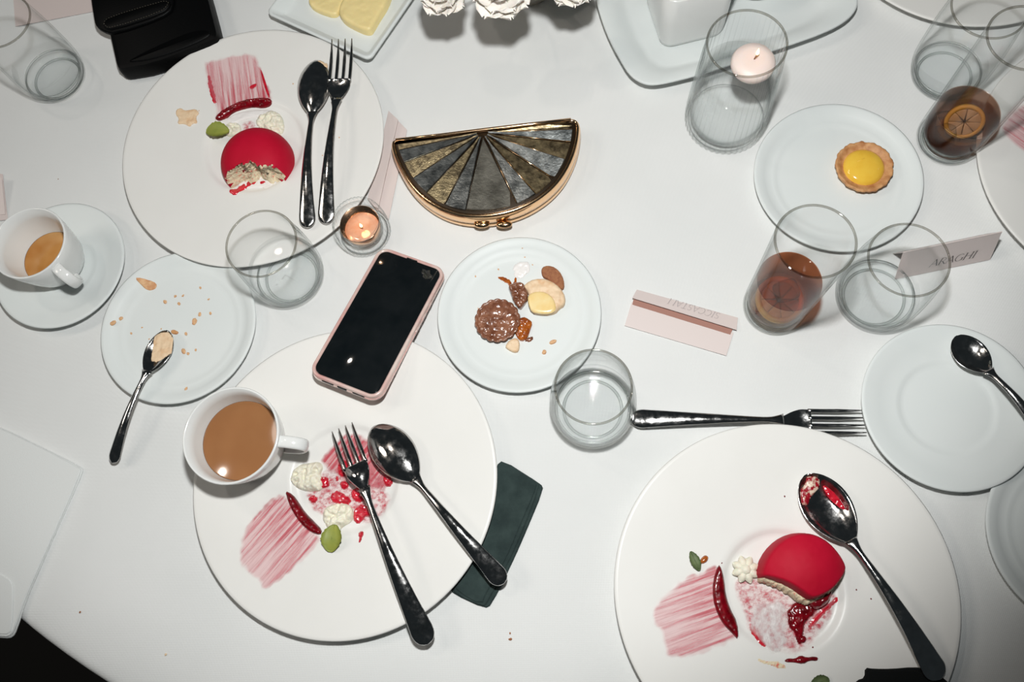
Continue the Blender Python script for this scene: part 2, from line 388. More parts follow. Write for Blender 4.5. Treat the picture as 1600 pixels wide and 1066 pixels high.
def smear_mat(name, color=(.52, .012, .04), pale=(.82, .28, .33), sscale=240, dens=.9, fade=True, cross=11):
    m, nt, b = nodes_of(name)
    au = N(nt, 'ShaderNodeAttribute', attribute_name='su'); av = N(nt, 'ShaderNodeAttribute', attribute_name='sv')
    ae = N(nt, 'ShaderNodeAttribute', attribute_name='ed'); an = N(nt, 'ShaderNodeAttribute', attribute_name='sn')
    cb = N(nt, 'ShaderNodeCombineXYZ')
    mu = N(nt, 'ShaderNodeMath', operation='MULTIPLY'); nt.links.new(au.outputs['Fac'], mu.inputs[0]); mu.inputs[1].default_value = cross
    mv = N(nt, 'ShaderNodeMath', operation='MULTIPLY'); nt.links.new(av.outputs['Fac'], mv.inputs[0]); mv.inputs[1].default_value = sscale
    nt.links.new(mu.outputs[0], cb.inputs['X']); nt.links.new(mv.outputs[0], cb.inputs['Y'])
    n = noise(nt, 1.0, 5, .65, vec=cb.outputs[0])
    # density rises along the stroke and drops at the outline
    e1 = N(nt, 'ShaderNodeMath', operation='MULTIPLY'); nt.links.new(ae.outputs['Fac'], e1.inputs[0]); e1.inputs[1].default_value = 260
    e1.use_clamp = True
    rp = ramp(nt, n.outputs['Fac'], [(.42, (0, 0, 0)), (.74, (1, 1, 1))])
    sn = N(nt, 'ShaderNodeMapRange'); nt.links.new(an.outputs['Fac'], sn.inputs['Value'])
    sn.inputs['From Min'].default_value = 0; sn.inputs['From Max'].default_value = 1
    sn.inputs['To Min'].default_value = .35 if fade else 1; sn.inputs['To Max'].default_value = 1.25 if fade else 1
    k = N(nt, 'ShaderNodeMath', operation='MULTIPLY'); nt.links.new(rp.outputs[0], k.inputs[0]); nt.links.new(sn.outputs[0], k.inputs[1])
    kd = N(nt, 'ShaderNodeMath', operation='MULTIPLY_ADD'); nt.links.new(k.outputs[0], kd.inputs[0]); kd.inputs[1].default_value = .85; kd.inputs[2].default_value = dens*.26
    ke = N(nt, 'ShaderNodeMath', operation='MULTIPLY'); ke.use_clamp = True
    nt.links.new(kd.outputs[0], ke.inputs[0]); nt.links.new(e1.outputs[0], ke.inputs[1])
    nt.links.new(ke.outputs[0], b.inputs['Alpha'])
    cr = ramp(nt, k.outputs[0], [(.0, pale), (.75, color)]); nt.links.new(cr.outputs[0], b.inputs['Base Color'])
    b.inputs['Roughness'].default_value = .3
    return m
SMEAR = smear_mat('dried_berry_streaks')
SMEAR_D = smear_mat('wet_berry_streaks', (.46, .008, .03), (.75, .14, .18), 260, 1.6, False)
FILM = smear_mat('thin_berry_film', (.56, .02, .05), (.82, .40, .43), 200, .5, False, 150)
SMEAR_W = smear_mat('thin_white_cream', (.84, .80, .79), (.84, .82, .81), 160, 1.2, False, 90)

# ------------------------------------------------------------------ the setting
def build_setting():
    mob('floor', [(-4, -4, -.75), (4, -4, -.75), (4, 5, -.75), (-4, 5, -.75)], [(0, 1, 2, 3)], FLOOR, smooth=False)['kind'] = 'structure'
TC = Vector((0.0, 0.815, 0)); TR_ = 1.0
def build_table():
    t = thing('round_table', 'round dining table hidden under the white tablecloth', 'table', (TC.x, TC.y, -.75))
    v, f = lathe([(0, .722), (TR_-.012, .722), (TR_-.006, .728), (TR_-.006, .742), (TR_-.012, .7475), (0, .7475)], 96)
    mob('table_top', v, f, WOODM, t)
    v, f = lathe([(0, 0), (.3, 0), (.3, .03), (.05, .06), (.045, .70), (.12, .722), (0, .722)], 32); mob('pedestal', v, f, WOODM, t)
    # tablecloth: flat top with faint ironing creases, rounded over the edge, hanging in folds
    v = []; rows = []; seg = 240
    rs = [(r, 0) for r in np.linspace(.02, TR_-.012, 90)]
    edge = [(TR_-.012+.012*math.sin(a), -.012*(1-math.cos(a))) for a in np.linspace(.3, PI/2, 5)]
    hang = [(TR_+.002, -z) for z in np.linspace(.03, .45, 14)]
    v.append((0, 0, 0))
    for r, z in rs+edge+hang:
        row = []
        for i in range(seg):
            a = 2*PI*i/seg; rr = r
            if z < -.013:
                k = min(1, (-z-.013)/.3); rr = r+k*(.035*math.sin(a*16+.6*math.sin(a*5))+.012)
            row.append(len(v)); v.append([rr*math.cos(a), rr*math.sin(a), z])
        rows.append(row)
    f = [(0, rows[0][i], rows[0][(i+1) % seg]) for i in range(seg)]
    for a, b in zip(rows, rows[1:]):
        for i in range(seg): f.append((a[i], b[i], b[(i+1) % seg], a[(i+1) % seg]))
    V = np.array(v, float)
    top = V[:, 2] > -.001
    n = vnoise(V[:, 0]+V[:, 1]*.6, V[:, 1]-V[:, 0]*.4, .16, 3)*.5+vnoise(V[:, 0], V[:, 1]*2.5, .09, 5)*.25
    rr = np.hypot(V[:, 0], V[:, 1]); n *= .0018*np.clip((TR_-rr)/.1, 0, 1)
    V[top, 2] += np.minimum(n[top]-.0008, 0)
    mob('tablecloth', V, f, CLOTH, None, True, None, (TC.x, TC.y, 0))
    tag(bpy.data.objects['tablecloth'], 'white linen tablecloth covering the whole round table', 'tablecloth')
build_setting(); build_table()

# ------------------------------------------------------------------ plates
def plate_profile(R, rw, zw, z1, zr, t=.0045, foot=.55):
    """well radius rw at height zw, step to z1, rim at zr"""
    top = [(0, zw), (rw-.004, zw), (rw-.001, zw+(z1-zw)*.1), (rw+.0008, zw+(z1-zw)*.4), (rw+.003, zw+(z1-zw)*.8), (rw+.0055, z1+(z1-zw)*.10), (rw+.009, z1+(z1-zw)*.10),
           (rw+(R-rw)*.55, z1+(zr-z1)*.45), (R-.004, zr-.0002), (R-.0015, zr), (R-.0003, zr-.0008), (R-.0008, zr-.0022)]
    rf = R*foot
    bot = [(R-.006, zr-t), (rf+.012, z1-t*.6), (rf+.004, .0022), (rf+.001, 0), (rf-.003, 0), (rf-.005, .0025), (0, .0025)]
    return top, bot
class PlateZ:
    def __init__(s, c, top): s.c = c; s.r = [p[0] for p in top]; s.z = [p[1] for p in top]
    def __call__(s, x, y):
        r = math.hypot(x-s.c[0], y-s.c[1]); return s.c[2]+(float(np.interp(r, s.r, s.z)) if r < s.r[-1] else 0)
def plate(name, label, px, R, rw, mat_, zw=.006, z1=.0095, zr=.0165, z0=0.0, cat='plate', group=None, c=None, foot=.55, seg=160):
    c = Vector(c) if c is not None else at(*px, zr+z0); c.z = z0
    top, bot = plate_profile(R, rw, zw, z1, zr, foot=foot)
    pts = list(reversed(bot))+list(reversed(top)); v, f = lathe(pts, seg)
    o = mob(name, v, f, mat_, None, True, None, c); tag(o, label, cat, group)
    return PlateZ(c, [(r, z) for r, z in top[:-3]]+[(R, zr)])
G_BIG = 'large dessert plates with wide rims'
P_TL = plate('dinner_plate', 'large off-white plate with the round bitten red dome, below the black wallet', None, .1493, .054, PORC_WARM, c=(-.3578, .4850, 0), group=G_BIG)
P_BL = plate('dinner_plate', 'large off-white plate of eaten dessert under the milky coffee cup and crossed fork and spoon', None, .1500, .050, PORC_WARM, c=(-.2312, .1126, 0), group=G_BIG)
P_BR = plate('dinner_plate', 'large off-white plate at bottom right with half-eaten red dessert and wide streaks', None, .1506, .050, PORC_WARM, c=(.1756, .0078, 0), group=G_BIG)
G_SM = 'small side plates'
P_C = plate('side_plate', 'small white plate in the middle holding chocolate and cream tart remains', None, .0838, .060, PORC_COOL, zw=.0055, z1=.0068, zr=.0125, c=(-.0609, .2776, 0), group=G_SM)
P_L = plate('side_plate', 'small white plate with scattered crumbs and a teaspoon at left', None, .0842, .060, PORC_COOL, zw=.0055, z1=.0068, zr=.0125, c=(-.4191, .2735, 0), group=G_SM)
P_TR = plate('side_plate', 'small white plate holding one whole yellow custard tartlet', None, .0853, .060, PORC_COOL, zw=.0055, z1=.0068, zr=.0125, c=(.2698, .4175, 0), group=G_SM)
P_R = plate('saucer', 'empty white saucer with a ring and a spoon at right edge', None, .0805, .042, PORC_COOL, zw=.006, z1=.0078, zr=.015, cat='saucer', c=(.3435, .1727, 0), group='saucers')
P_SL = plate('saucer', 'white saucer under the tea cup at the left edge', (92, 413), .0735, .034, PORC_COOL, zw=.006, z1=.0075, zr=.015, cat='saucer', group='saucers')
P_RE = plate('dinner_plate', 'large off-white plate cut by right edge, pale red streaks beside the tall dark cola', (1772, 250), .1495, .052, PORC_WARM, group=G_BIG)
P_TRR = plate('dinner_plate', 'large greyish white plate cut by the top edge behind the two glasses at upper right', (1512, -135), .1500, .052, PORC_WARM, group=G_BIG)
P_BRR = plate('side_plate', 'white plate barely showing at the lower right edge of the picture', (1698, 835), .0850, .060, PORC_COOL, zw=.0055, z1=.0068, zr=.0125, group=G_SM)

# ------------------------------------------------------------------ cups
def cup(label, base_px, z0, rr, h, ang, coffee, level, cat='cup'):
    c = at(*base_px, z0); t = thing('coffee_cup', label, cat, c, group='white porcelain cups')
    prof_o = [(0, 0.0), (rr*.50, 0.0), (rr*.56, .0015), (rr*.70, h*.10), (rr*.80, h*.25), (rr*.88, h*.48), (rr*.945, h*.75), (rr-.0005, h-.001), (rr-.0012, h)]
    prof_i = [(rr-.0028, h-.0005), (rr*.945-.003, h*.75), (rr*.88-.003, h*.48), (rr*.80-.003, h*.26), (rr*.66, h*.14), (rr*.45, h*.10), (0, h*.10)]
    v, f = lathe(prof_o+prof_i, 96); mob('body', v, f, PORC_CUP, t)
    # liquid
    zi = [p[1] for p in reversed(prof_i)]; ri = [p[0] for p in reversed(prof_i)]
    rl = float(np.interp(level, zi, ri))
    v, f = lathe([(0, h*.101), (rr*.45, h*.105), (rl-.0002, level), (rl-.0012, level-.0003), (0, level-.0003)], 64)
    mob('coffee', v, f, coffee, t)
    # ear handle: a rounded strap loop
    u = Vector((math.cos(ang), math.sin(ang), 0)); s = Vector((-u.y, u.x, 0)); pts = []
    ctl = [(rr*.90, h*.84), (rr*1.04, h*.90), (rr*1.26, h*.88), (rr*1.42, h*.80), (rr*1.45, h*.66), (rr*1.34, h*.47), (rr*1.14, h*.32), (rr*.80, h*.24)]
    q = np.array(ctl)
    for _ in range(2):
        a = q[:-1]*.75+q[1:]*.25; b = q[:-1]*.25+q[1:]*.75
        q = np.vstack([q[:1], np.stack([a, b], 1).reshape(-1, 2), q[-1:]])
    rings = []
    for i in range(len(q)):
        tg = (q[min(i+1, len(q)-1)]-q[max(i-1, 0)]); tg /= np.linalg.norm(tg); nm = np.array([-tg[1], tg[0]])
        ring = []
        for k in range(12):
            a = 2*PI*k/12; w = .0058*np.sign(math.cos(a))*abs(math.cos(a))**.6; th = .0022*math.sin(a)
            p = u*(q[i][0]+nm[0]*th)+Vector((0, 0, q[i][1]+nm[1]*th))+s*w
            ring.append(p)
        rings.append(ring)
    v, f = loft(rings); mob('handle', v, f, PORC_CUP, t)
    return t
def ang_px(a, b, z):
    p, q = at(*a, z), at(*b, z); return math.atan2(q.y-p.y, q.x-p.x)
cup('white cup with a little thin tea, on the left saucer', (98, 414), .0062, .0405, .060, ang_px((60, 405), (128, 468), .05), COFFEE_L, .020)
cup('white cup of brown milky coffee standing on plate rim', (397, 697), .0125, .0465, .058, ang_px((370, 680), (465, 690), .05), COFFEE_M, .031)

# ------------------------------------------------------------------ glasses
def tumbler(name, label, base_px, prof, t_wall=.0018, base_t=.010, z0=0.0, water=None, group=None, cat='glass', rimw=.0011, wmat=None, wtop=None):
    """prof: outer (r, z) list from foot to rim"""
    c = at(*base_px, z0); t = thing(name, label, cat, c, group=group)
    P = chaikin_open(prof, 2)
    inner = [(r-t_wall, z) for r, z in P if z > base_t+.006]
    rb = inner[0][0]
    v, f = lathe([(0, 0)]+list(P)[1:], 96); mob('wall', v, f, GLASS, t)
    inn = [(0, base_t), (rb*.62, base_t+.0003), (rb*.90, base_t+.003)]+inner
    v, f = lathe(inn, 96); mob('inner_wall', v, f, GLASS_IN, t)
    # thick base block between foot and inner floor
    rf = prof[1][0] if prof[0][0] == 0 else prof[0][0]
    rz = lambda z: float(np.interp(z, [p[1] for p in P[2:]], [p[0] for p in P[2:]]))
    v, f = lathe([(0, .0006), (rf*.80, .0006), (rf*.93, .002), (rz(base_t*.6)-.0012, base_t*.55), (rz(base_t)-.0018, base_t-.0008), (rb*.86, base_t+.0015), (rb*.6, base_t-.0004), (0, base_t-.0006)], 96)
    mob('thick_base', v, f, GLASS_BASE, t)
    ring_obj('base_edge', rb*.90, base_t+.0022, .0012, GLASS_EDGE, t); ring_obj('foot_ring', rf*.90, .0016, .0014, GLASS_EDGE, t)
    # rim bead
    R, h = P[-1]; v = []; f = []; n = 96; k = 8
    for i in range(n):
        a = 2*PI*i/n
        for j in range(k):
            b = 2*PI*j/k; r = R-t_wall/2+rimw*math.cos(b); v.append((r*math.cos(a), r*math.sin(a), h+rimw*math.sin(b)))
    for i in range(n):
        for j in range(k): f.append((i*k+j, ((i+1) % n)*k+j, ((i+1) % n)*k+(j+1) % k, i*k+(j+1) % k))
    mob('rim', v, f, GLASS_RIM, t)
    if water:
        iz = [p[1] for p in inn]; ir = [p[0] for p in inn]
        ws = [(0, base_t+.0004)]+[(r-.0004, z) for r, z in inn if base_t+.001 < z < water]+[(float(np.interp(water, iz, ir))-.0004, water)]
        v, f = lathe(ws, 96); mob('liquid', v, f, wmat or WATER, t)
        rw = ws[-1][0]
        v, f = lathe([(rw+.0002, water+.0011), (rw-.0008, water+.0003), (rw-.002, water), (0, water)], 96); mob('liquid_surface', v, f, wtop or WATER, t)
    return t
def ring_obj(name, R, z, w, m, parent, n=96, k=8):
    v = []; f = []
    for i in range(n):
        a = 2*PI*i/n
        for j in range(k):
            b = 2*PI*j/k; q = R+w*math.cos(b); v.append((q*math.cos(a), q*math.sin(a), z+w*.8*math.sin(b)))
    for i in range(n):
        for j in range(k): f.append((i*k+j, ((i+1) % n)*k+j, ((i+1) % n)*k+(j+1) % k, i*k+(j+1) % k))
    return mob(name, v, f, m, parent)
def chaikin_open(p, n):
    q = np.array(p, float)
    for _ in range(n):
        a = q[:-1]*.75+q[1:]*.25; b = q[:-1]*.25+q[1:]*.75
        q = np.vstack([q[:1], np.stack([a, b], 1).reshape(-1, 2), q[-1:]])
    return q
def barrel(rb, rm, rr, h, zm=.32): return [(0, 0), (rb*.9, 0), (rb, .001), (rm*.985, h*zm*.45), (rm, h*zm), ((rm+rr)/2+.001, h*.68), (rr, h)]
GW = 'clear water tumblers'
tumbler('water_glass', 'water tumbler in middle of table, above the plain end of the horizontal fork', (926, 640), barrel(.035, .0415, .0345, .093), water=.027, group=GW)
tumbler('water_glass', 'water tumbler between the crumb plate and the black phone', (457, 434), barrel(.034, .0390, .0355, .090), water=.030, group=GW)
tumbler('water_glass', 'water tumbler in front of the right place card', (1364, 465), barrel(.036, .0410, .0355, .097), water=.018, group=GW)
tumbler('water_glass', 'water tumbler in the top left corner beside the black wallet', (92, 124), barrel(.034, .0390, .0345, .105), water=.032, group=GW)
tumbler('water_glass', 'water tumbler at top right behind the dark cola glass', (1474, 118), barrel(.034, .0395, .0355, .108), water=.022, group=GW)
def highball(rb, rr, h): return [(0, 0), (rb*.9, 0), (rb, .0015), (rb+.001, .012), (rb+(rr-rb)*.4, h*.4), (rr, h)]
g1 = tumbler('highball_glass', 'tall glass with watery cola and lemon, right of the middle place card', (1208, 480), highball(.0300, .0332, .162), water=.070, wmat=COLA, wtop=COLA_TOP, group='tall cola glasses', base_t=.008)
g2 = tumbler('highball_glass', 'tall glass of dark cola with lemon slice at upper right edge', (1479, 219), highball(.0315, .0332, .167), water=.052, wmat=COLA_D, wtop=COLA_DT, group='tall cola glasses', base_t=.008)
def lemon(label, loc, rot, R=.024):
    t = thing('lemon_slice', label, 'lemon', loc, group='lemon slices in cola'); t.rotation_euler = rot
    v, f = lathe([(R*.80, -.0024), (R, -.0020), (R, .0020), (R*.80, .0024), (R*.80, -.0024)], 40); mob('rind', v, f, LEMON, t)
    for k in range(8):
        a0 = 2*PI*k/8+.025; a1 = 2*PI*(k+1)/8-.025; r0 = .0015; r1 = R*.79
        poly = [(r0*math.cos((a0+a1)/2), r0*math.sin((a0+a1)/2))]+[(r1*math.cos(a), r1*math.sin(a)) for a in np.linspace(a0, a1, 5)]
        v, f = layered(poly, [(0, -.0018), (0, .0016), (.0008, .0021)]); mob('segment', v, f, LEMON_P, t)
lemon('lemon ring sunk in the watery cola of the tall middle-right glass', g1.location+Vector((.001, -.001, .024)), (.10, .12, 0), .0235)
lemon('lemon slice leaning in the dark cola at upper right edge', g2.location+Vector((.004, .001, .034)), (.80, -.85, .3), .0185)
def ice(label, loc, s, rot):
    poly = rrect(s, s, s*.25, 3); v, f = layered(poly, [(s*.2, -s/2), (0, -s*.3), (0, s*.3), (s*.2, s/2)])
    o = mob('ice_cube', v, f, ICE, None, True, None, loc); o.rotation_euler = rot; tag(o, label, 'ice')
ice('melting ice cube above the lemon ring in the watery cola', g1.location+Vector((.004, .002, .041)), .020, (.4, .3, .5))
ice('melting ice cube beside lemon slice in dark cola', g2.location+Vector((-.012, -.006, .024)), .018, (.3, .5, .2))
o = blob('tea_leaves', [(g1.location.x+a, g1.location.y+b) for a, b in ((-.020, -.012), (-.012, -.014), (-.008, -.006), (-.014, .000), (-.021, -.004))], flat(.0088), BERRY, H=.004, edge=.004, amp=.002, ns=.002, res=.001)
tag(o, 'small dark red fruit scrap at the bottom of watery cola', 'fruit')

# candle glass -------------------------------------------------------
def candle_glass():
    c = at(1132, 189); t = thing('candle_glass', 'tall ribbed glass vase of water with a floating candle', 'candle holder', c)
    h = .134; RB = 44
    po = [(0, 0, 0), (.036, 0, 0), (.0405, .002, .0006), (.0428, .008, .0018), (.0428, .02, .0022), (.0415, .05, .0022), (.0398, .08, .0022), (.0380, .115, .0020), (.0372, h-.002, .0)]
    v, f = lathe(po, 352, RB); mob('ribbed_wall', v, f, GLASS_RIB, t)
    inn = [(0, .009), (.032, .009), (.0385, .014), (.0400, .03), (.0385, .07), (.0360, h-.002)]
    v, f = lathe(inn, 96); mob('inner_wall', v, f, GLASS_IN, t)
    v, f = lathe([(0, .001), (.034, .001), (.039, .003), (.0400, .009), (.037, .011), (.030, .008), (0, .008)], 96); mob('thick_base', v, f, GLASS_BASE, t)
    v = []; f = []; n = 96; k = 8; R = .0366
    for i in range(n):
        a = 2*PI*i/n
        for j in range(k):
            b = 2*PI*j/k; r = R+.0011*math.cos(b); v.append((r*math.cos(a), r*math.sin(a), h-.0015+.0012*math.sin(b)))
    for i in range(n):
        for j in range(k): f.append((i*k+j, ((i+1) % n)*k+j, ((i+1) % n)*k+(j+1) % k, i*k+(j+1) % k))
    mob('rim', v, f, GLASS_RIM, t)
    L = .086
    v, f = lathe([(0, .0095), (.031, .0095), (.0380, .0145), (.0395, .03), (.0378, L), (.0370, L-.0008), (0, L-.0008)], 96); mob('water', v, f, WATER, t)
    cc = at(1179, 91, .096); fl = thing('floating_candle', 'blush pink floating candle inside the ribbed water glass', 'candle', (cc.x, cc.y, L-.009))
    v, f = lathe([(0, 0), (.013, 0), (.019, .004), (.0215, .009), (.0215, .013), (.0195, .0165), (.012, .0185), (.004, .0180), (0, .0176)], 48); mob('wax', v, f, WAX, fl)
    v, f = tube([(0, 0, .017), (.0005, 0, .021), (.0012, -.0012, .0245)], .0007, 6); mob('wick', v, f, WICK, fl)
    v, f = lathe([(0, 0), (.0014, .0012), (.0017, .003), (.0011, .0062), (.0004, .009), (0, .0105)], 12); mob('flame', v, f, FLAME, fl, loc=(.0015, .0005, .0235))
candle_glass()
def tealight():
    c = at(571, 365); t = thing('tealight_holder', 'small ribbed glass tealight holder above the phone', 'candle holder', c)
    h = .036
    v, f = lathe([(0, 0), (.024, 0, 0), (.0275, .0015, .0008), (.0288, .006, .0012), (.0286, .018, .0012), (.0275, .030, .0012), (.0262, h-.001, .0008), (.0250, h, 0)], 320, 40)
    mob('ribbed_wall', v, f, GLASS_RIB, t)
    v, f = lathe([(.0250, h), (.0240, h, .0006), (.0232, h-.001), (.0228, h-.004), (.0222, .012), (.019, .008), (0, .007)], 320, 60); mob('inner_wall', v, f, GLASS_RIB, t)
    v, f = lathe([(0, .001), (.022, .001), (.026, .004), (.024, .007), (0, .006)], 48); mob('thick_base', v, f, GLASS_BASE, t)
    k = thing('tealight', 'lit tealight in a copper cup inside the small ribbed holder', 'candle', c+Vector((0, 0, .0075)))
    v, f = lathe([(0, 0), (.0175, 0), (.0190, .001), (.0212, .017), (.0205, .0172), (.0180, .0025), (0, .0022)], 48); mob('metal_cup', v, f, COPPER, k)
    v, f = lathe([(0, .0025), (.0175, .0026), (.0184, .0060), (.012, .0056), (.004, .0050), (0, .0048)], 48); mob('wax', v, f, WAX_M, k)
    v, f = tube([(0, 0, .005), (.0003, 0, .010)], .0007, 6); mob('wick', v, f, WICK, k)
    v, f = lathe([(0, 0), (.0013, .001), (.0016, .0026), (.001, .005), (0, .0085)], 12); mob('flame', v, f, FLAME, k, loc=(.0003, 0, .0095))
    l = bpy.data.lights.new('tealight_glow', 'POINT'); l.energy = .004; l.color = (1, .55, .25); l.shadow_soft_size = .004
    lo = bpy.data.objects.new('tealight_glow', l); COL.objects.link(lo); lo.location = c+Vector((0, 0, .024))
tealight()

# ------------------------------------------------------------------ cutlery
def util_root(name, label, tip, zt, end, ze, group):
    A, B = at(*tip, zt), at(*end, ze); d = B-A
    o = bpy.data.objects.new(name, None); COL.objects.link(o); o.location = A
    z = Vector((0, 0, 1)); x = d.normalized(); y = z.cross(x).normalized(); zz = x.cross(y)
    o.rotation_euler = Matrix((x, y, zz)).transposed().to_euler()
    tag(o, label, name, group); return o, d.length
def handle_rings(L, x0, wn, we, arch, zend=0.0, z0=0.0):
    rings = []
    for i in range(64):
        s = 1-(1-i/63)**1.7; x = x0+(L-x0)*s
        w = wn+(we-wn)*(max(0, (s-.12)/.88)**1.35)
        if s > .91: w *= math.sqrt(max(0.0004, 1-((s-.91)/.09)**2))
        if s < .12: w += (0.0035)*(1-s/.12)**2
        t = .0018+.0004*math.sin(s*PI)
        zc = z0+(zend-z0)*s+arch*math.sin(PI*min(1, s*1.0))
        ring = []
        for k in range(16):
            a = 2*PI*k/16; ring.append((x, w*math.cos(a), zc+t*(math.sin(a) if math.sin(a) > 0 else .7*math.sin(a))*(1-.45*abs(math.cos(a))**3)))
        rings.append(ring)
    return rings
def spoon(label, tip, zt, end, ze, group='cutlery spoons', up=True, bl=.345, bw=.0205, depth=.008, hw=.0092, arch=.010):
    o, L = util_root('spoon', label, tip, zt, end, ze, group); Lb = L*bl
    nu, nv = 30, 18; sgn = -1 if up else 1; th = .0011
    def surf(u, v, offz):
        uu = u
        w = bw*(math.sin(PI*min(1, uu)**.86)**.62)*(1.0-.10*(1-uu))
        if u > .80: w = max(w, .0030)
        rimz = (.0075*(u**2)+.0015*(1-u)) if up else (.002+.004*u)
        dep = depth*(math.sin(PI*u)**.75)*(1-abs(v)**2.2)
        zz = rimz+sgn*dep if up else rimz+dep
        return (Lb*u*1.0, w*v, zz+offz)
    top = []; bot = []
    for i in range(nu+1):
        u = .002+.992*i/nu
        top.append([surf(u, -1+2*j/nv, th/2) for j in range(nv+1)]); bot.append([surf(u, 1-2*j/nv, -th/2) for j in range(nv+1)])
    rings = [t_+b_ for t_, b_ in zip(top, bot)]
    v, f = loft(rings); mob('bowl', v, f, STEEL, o)
    zj = (.0075 if up else .006)
    v, f = loft(handle_rings(L, Lb*.955, .0029, hw, arch, zend=.001, z0=zj)); mob('handle', v, f, STEEL, o)
    return o, L
def fork(label, tip, zt, end, ze, group='table forks', hw=.0100, fw=.0128, arch=.010, tl=.215, hl=.14, up=True):
    o, L = util_root('fork', label, tip, zt, end, ze, group); T = L*tl; Hd = L*hl; s = 1 if up else -1
    def zc(x):   # curve of tines and head
        q = x/(T+Hd); return s*(.010*(1-q)**2+(.008*q**2)) if up else (.012*math.sin(PI*min(1, q*.55+.05)))*.8+.002*q
    for k in range(4):
        yc0 = (-1.5+k)*fw*.60; yc1 = (-1.5+k)*fw*.50; rings = []
        for i in range(16):
            q = i/15; x = T*1.06*q; w = .0006+.00135*min(1, q*2.2); yy = yc0*(1-q*.0)+0*yc1
            rings.append([(x, yy+w*math.cos(2*PI*j/8), zc(x)+.0011*math.sin(2*PI*j/8)) for j in range(8)])
        v, f = loft(rings); mob('tine', v, f, STEEL, o)
    rings = []
    for i in range(22):
        q = i/21; x = T+(Hd)*q
        w = fw*(1.0 if q < .25 else (1-((q-.25)/.75)**1.6*.74))
        w = w if q > .06 else w*(.92+.08*q/.06)
        rings.append([(x, w*math.cos(2*PI*j/16), zc(x)+.0013*math.sin(2*PI*j/16)-.0035*(1-abs(math.cos(2*PI*j/16))**2)*math.sin(PI*min(1, q))*s) for j in range(16)])
    v, f = loft(rings); mob('head', v, f, STEEL, o)
    v, f = loft(handle_rings(L, T+Hd*.94, .0030, hw, arch, zend=.001, z0=zc(T+Hd))); mob('handle', v, f, STEEL, o)
    return o, L
spoon('dessert spoon lying face down beside the fork on top left plate', (495, 96), .017, (481, 357), .019, up=False, bl=.35, hw=.0098)
fork('fork beside the face-down spoon, right of the bitten red dome', (538, 70), .020, (510, 351), .019, tl=.215, hl=.13)
spoon('spoon with crumbs and cream in its bowl, on the left crumb plate', (263, 517), .0135, (177, 724), .010, bl=.34, bw=.0150, depth=.006, hw=.0068, arch=.006)
fork('fork lying over the pink streaks, crossing the bottom left plate', (535, 668), .018, (669, 1007), .0185, tl=.19, hl=.12, fw=.0118, hw=.0118, up=False)
spoon('spoon face down right of the fork on bottom left plate, end over dark napkin', (583, 668), .016, (788, 912), .0185, up=False, bl=.36, bw=.0225, hw=.0100)
fork('fork lying sideways on the cloth, tines under the rim of the bottom right plate', (1347, 662), .003, (985, 655), .005, tl=.22, hl=.13, fw=.0118, hw=.0102, arch=.004)
spoon('sauce-covered spoon leaning on the red dessert at bottom right', (1258, 742), .019, (1468, 1062), .0225, bl=.355, bw=.0235, depth=.009, hw=.0115)
spoon('clean shiny spoon resting on the ringed saucer at right edge', (1492, 526), .0165, (1640, 705), .019, bl=.34, bw=.0165, depth=.007, hw=.0075)

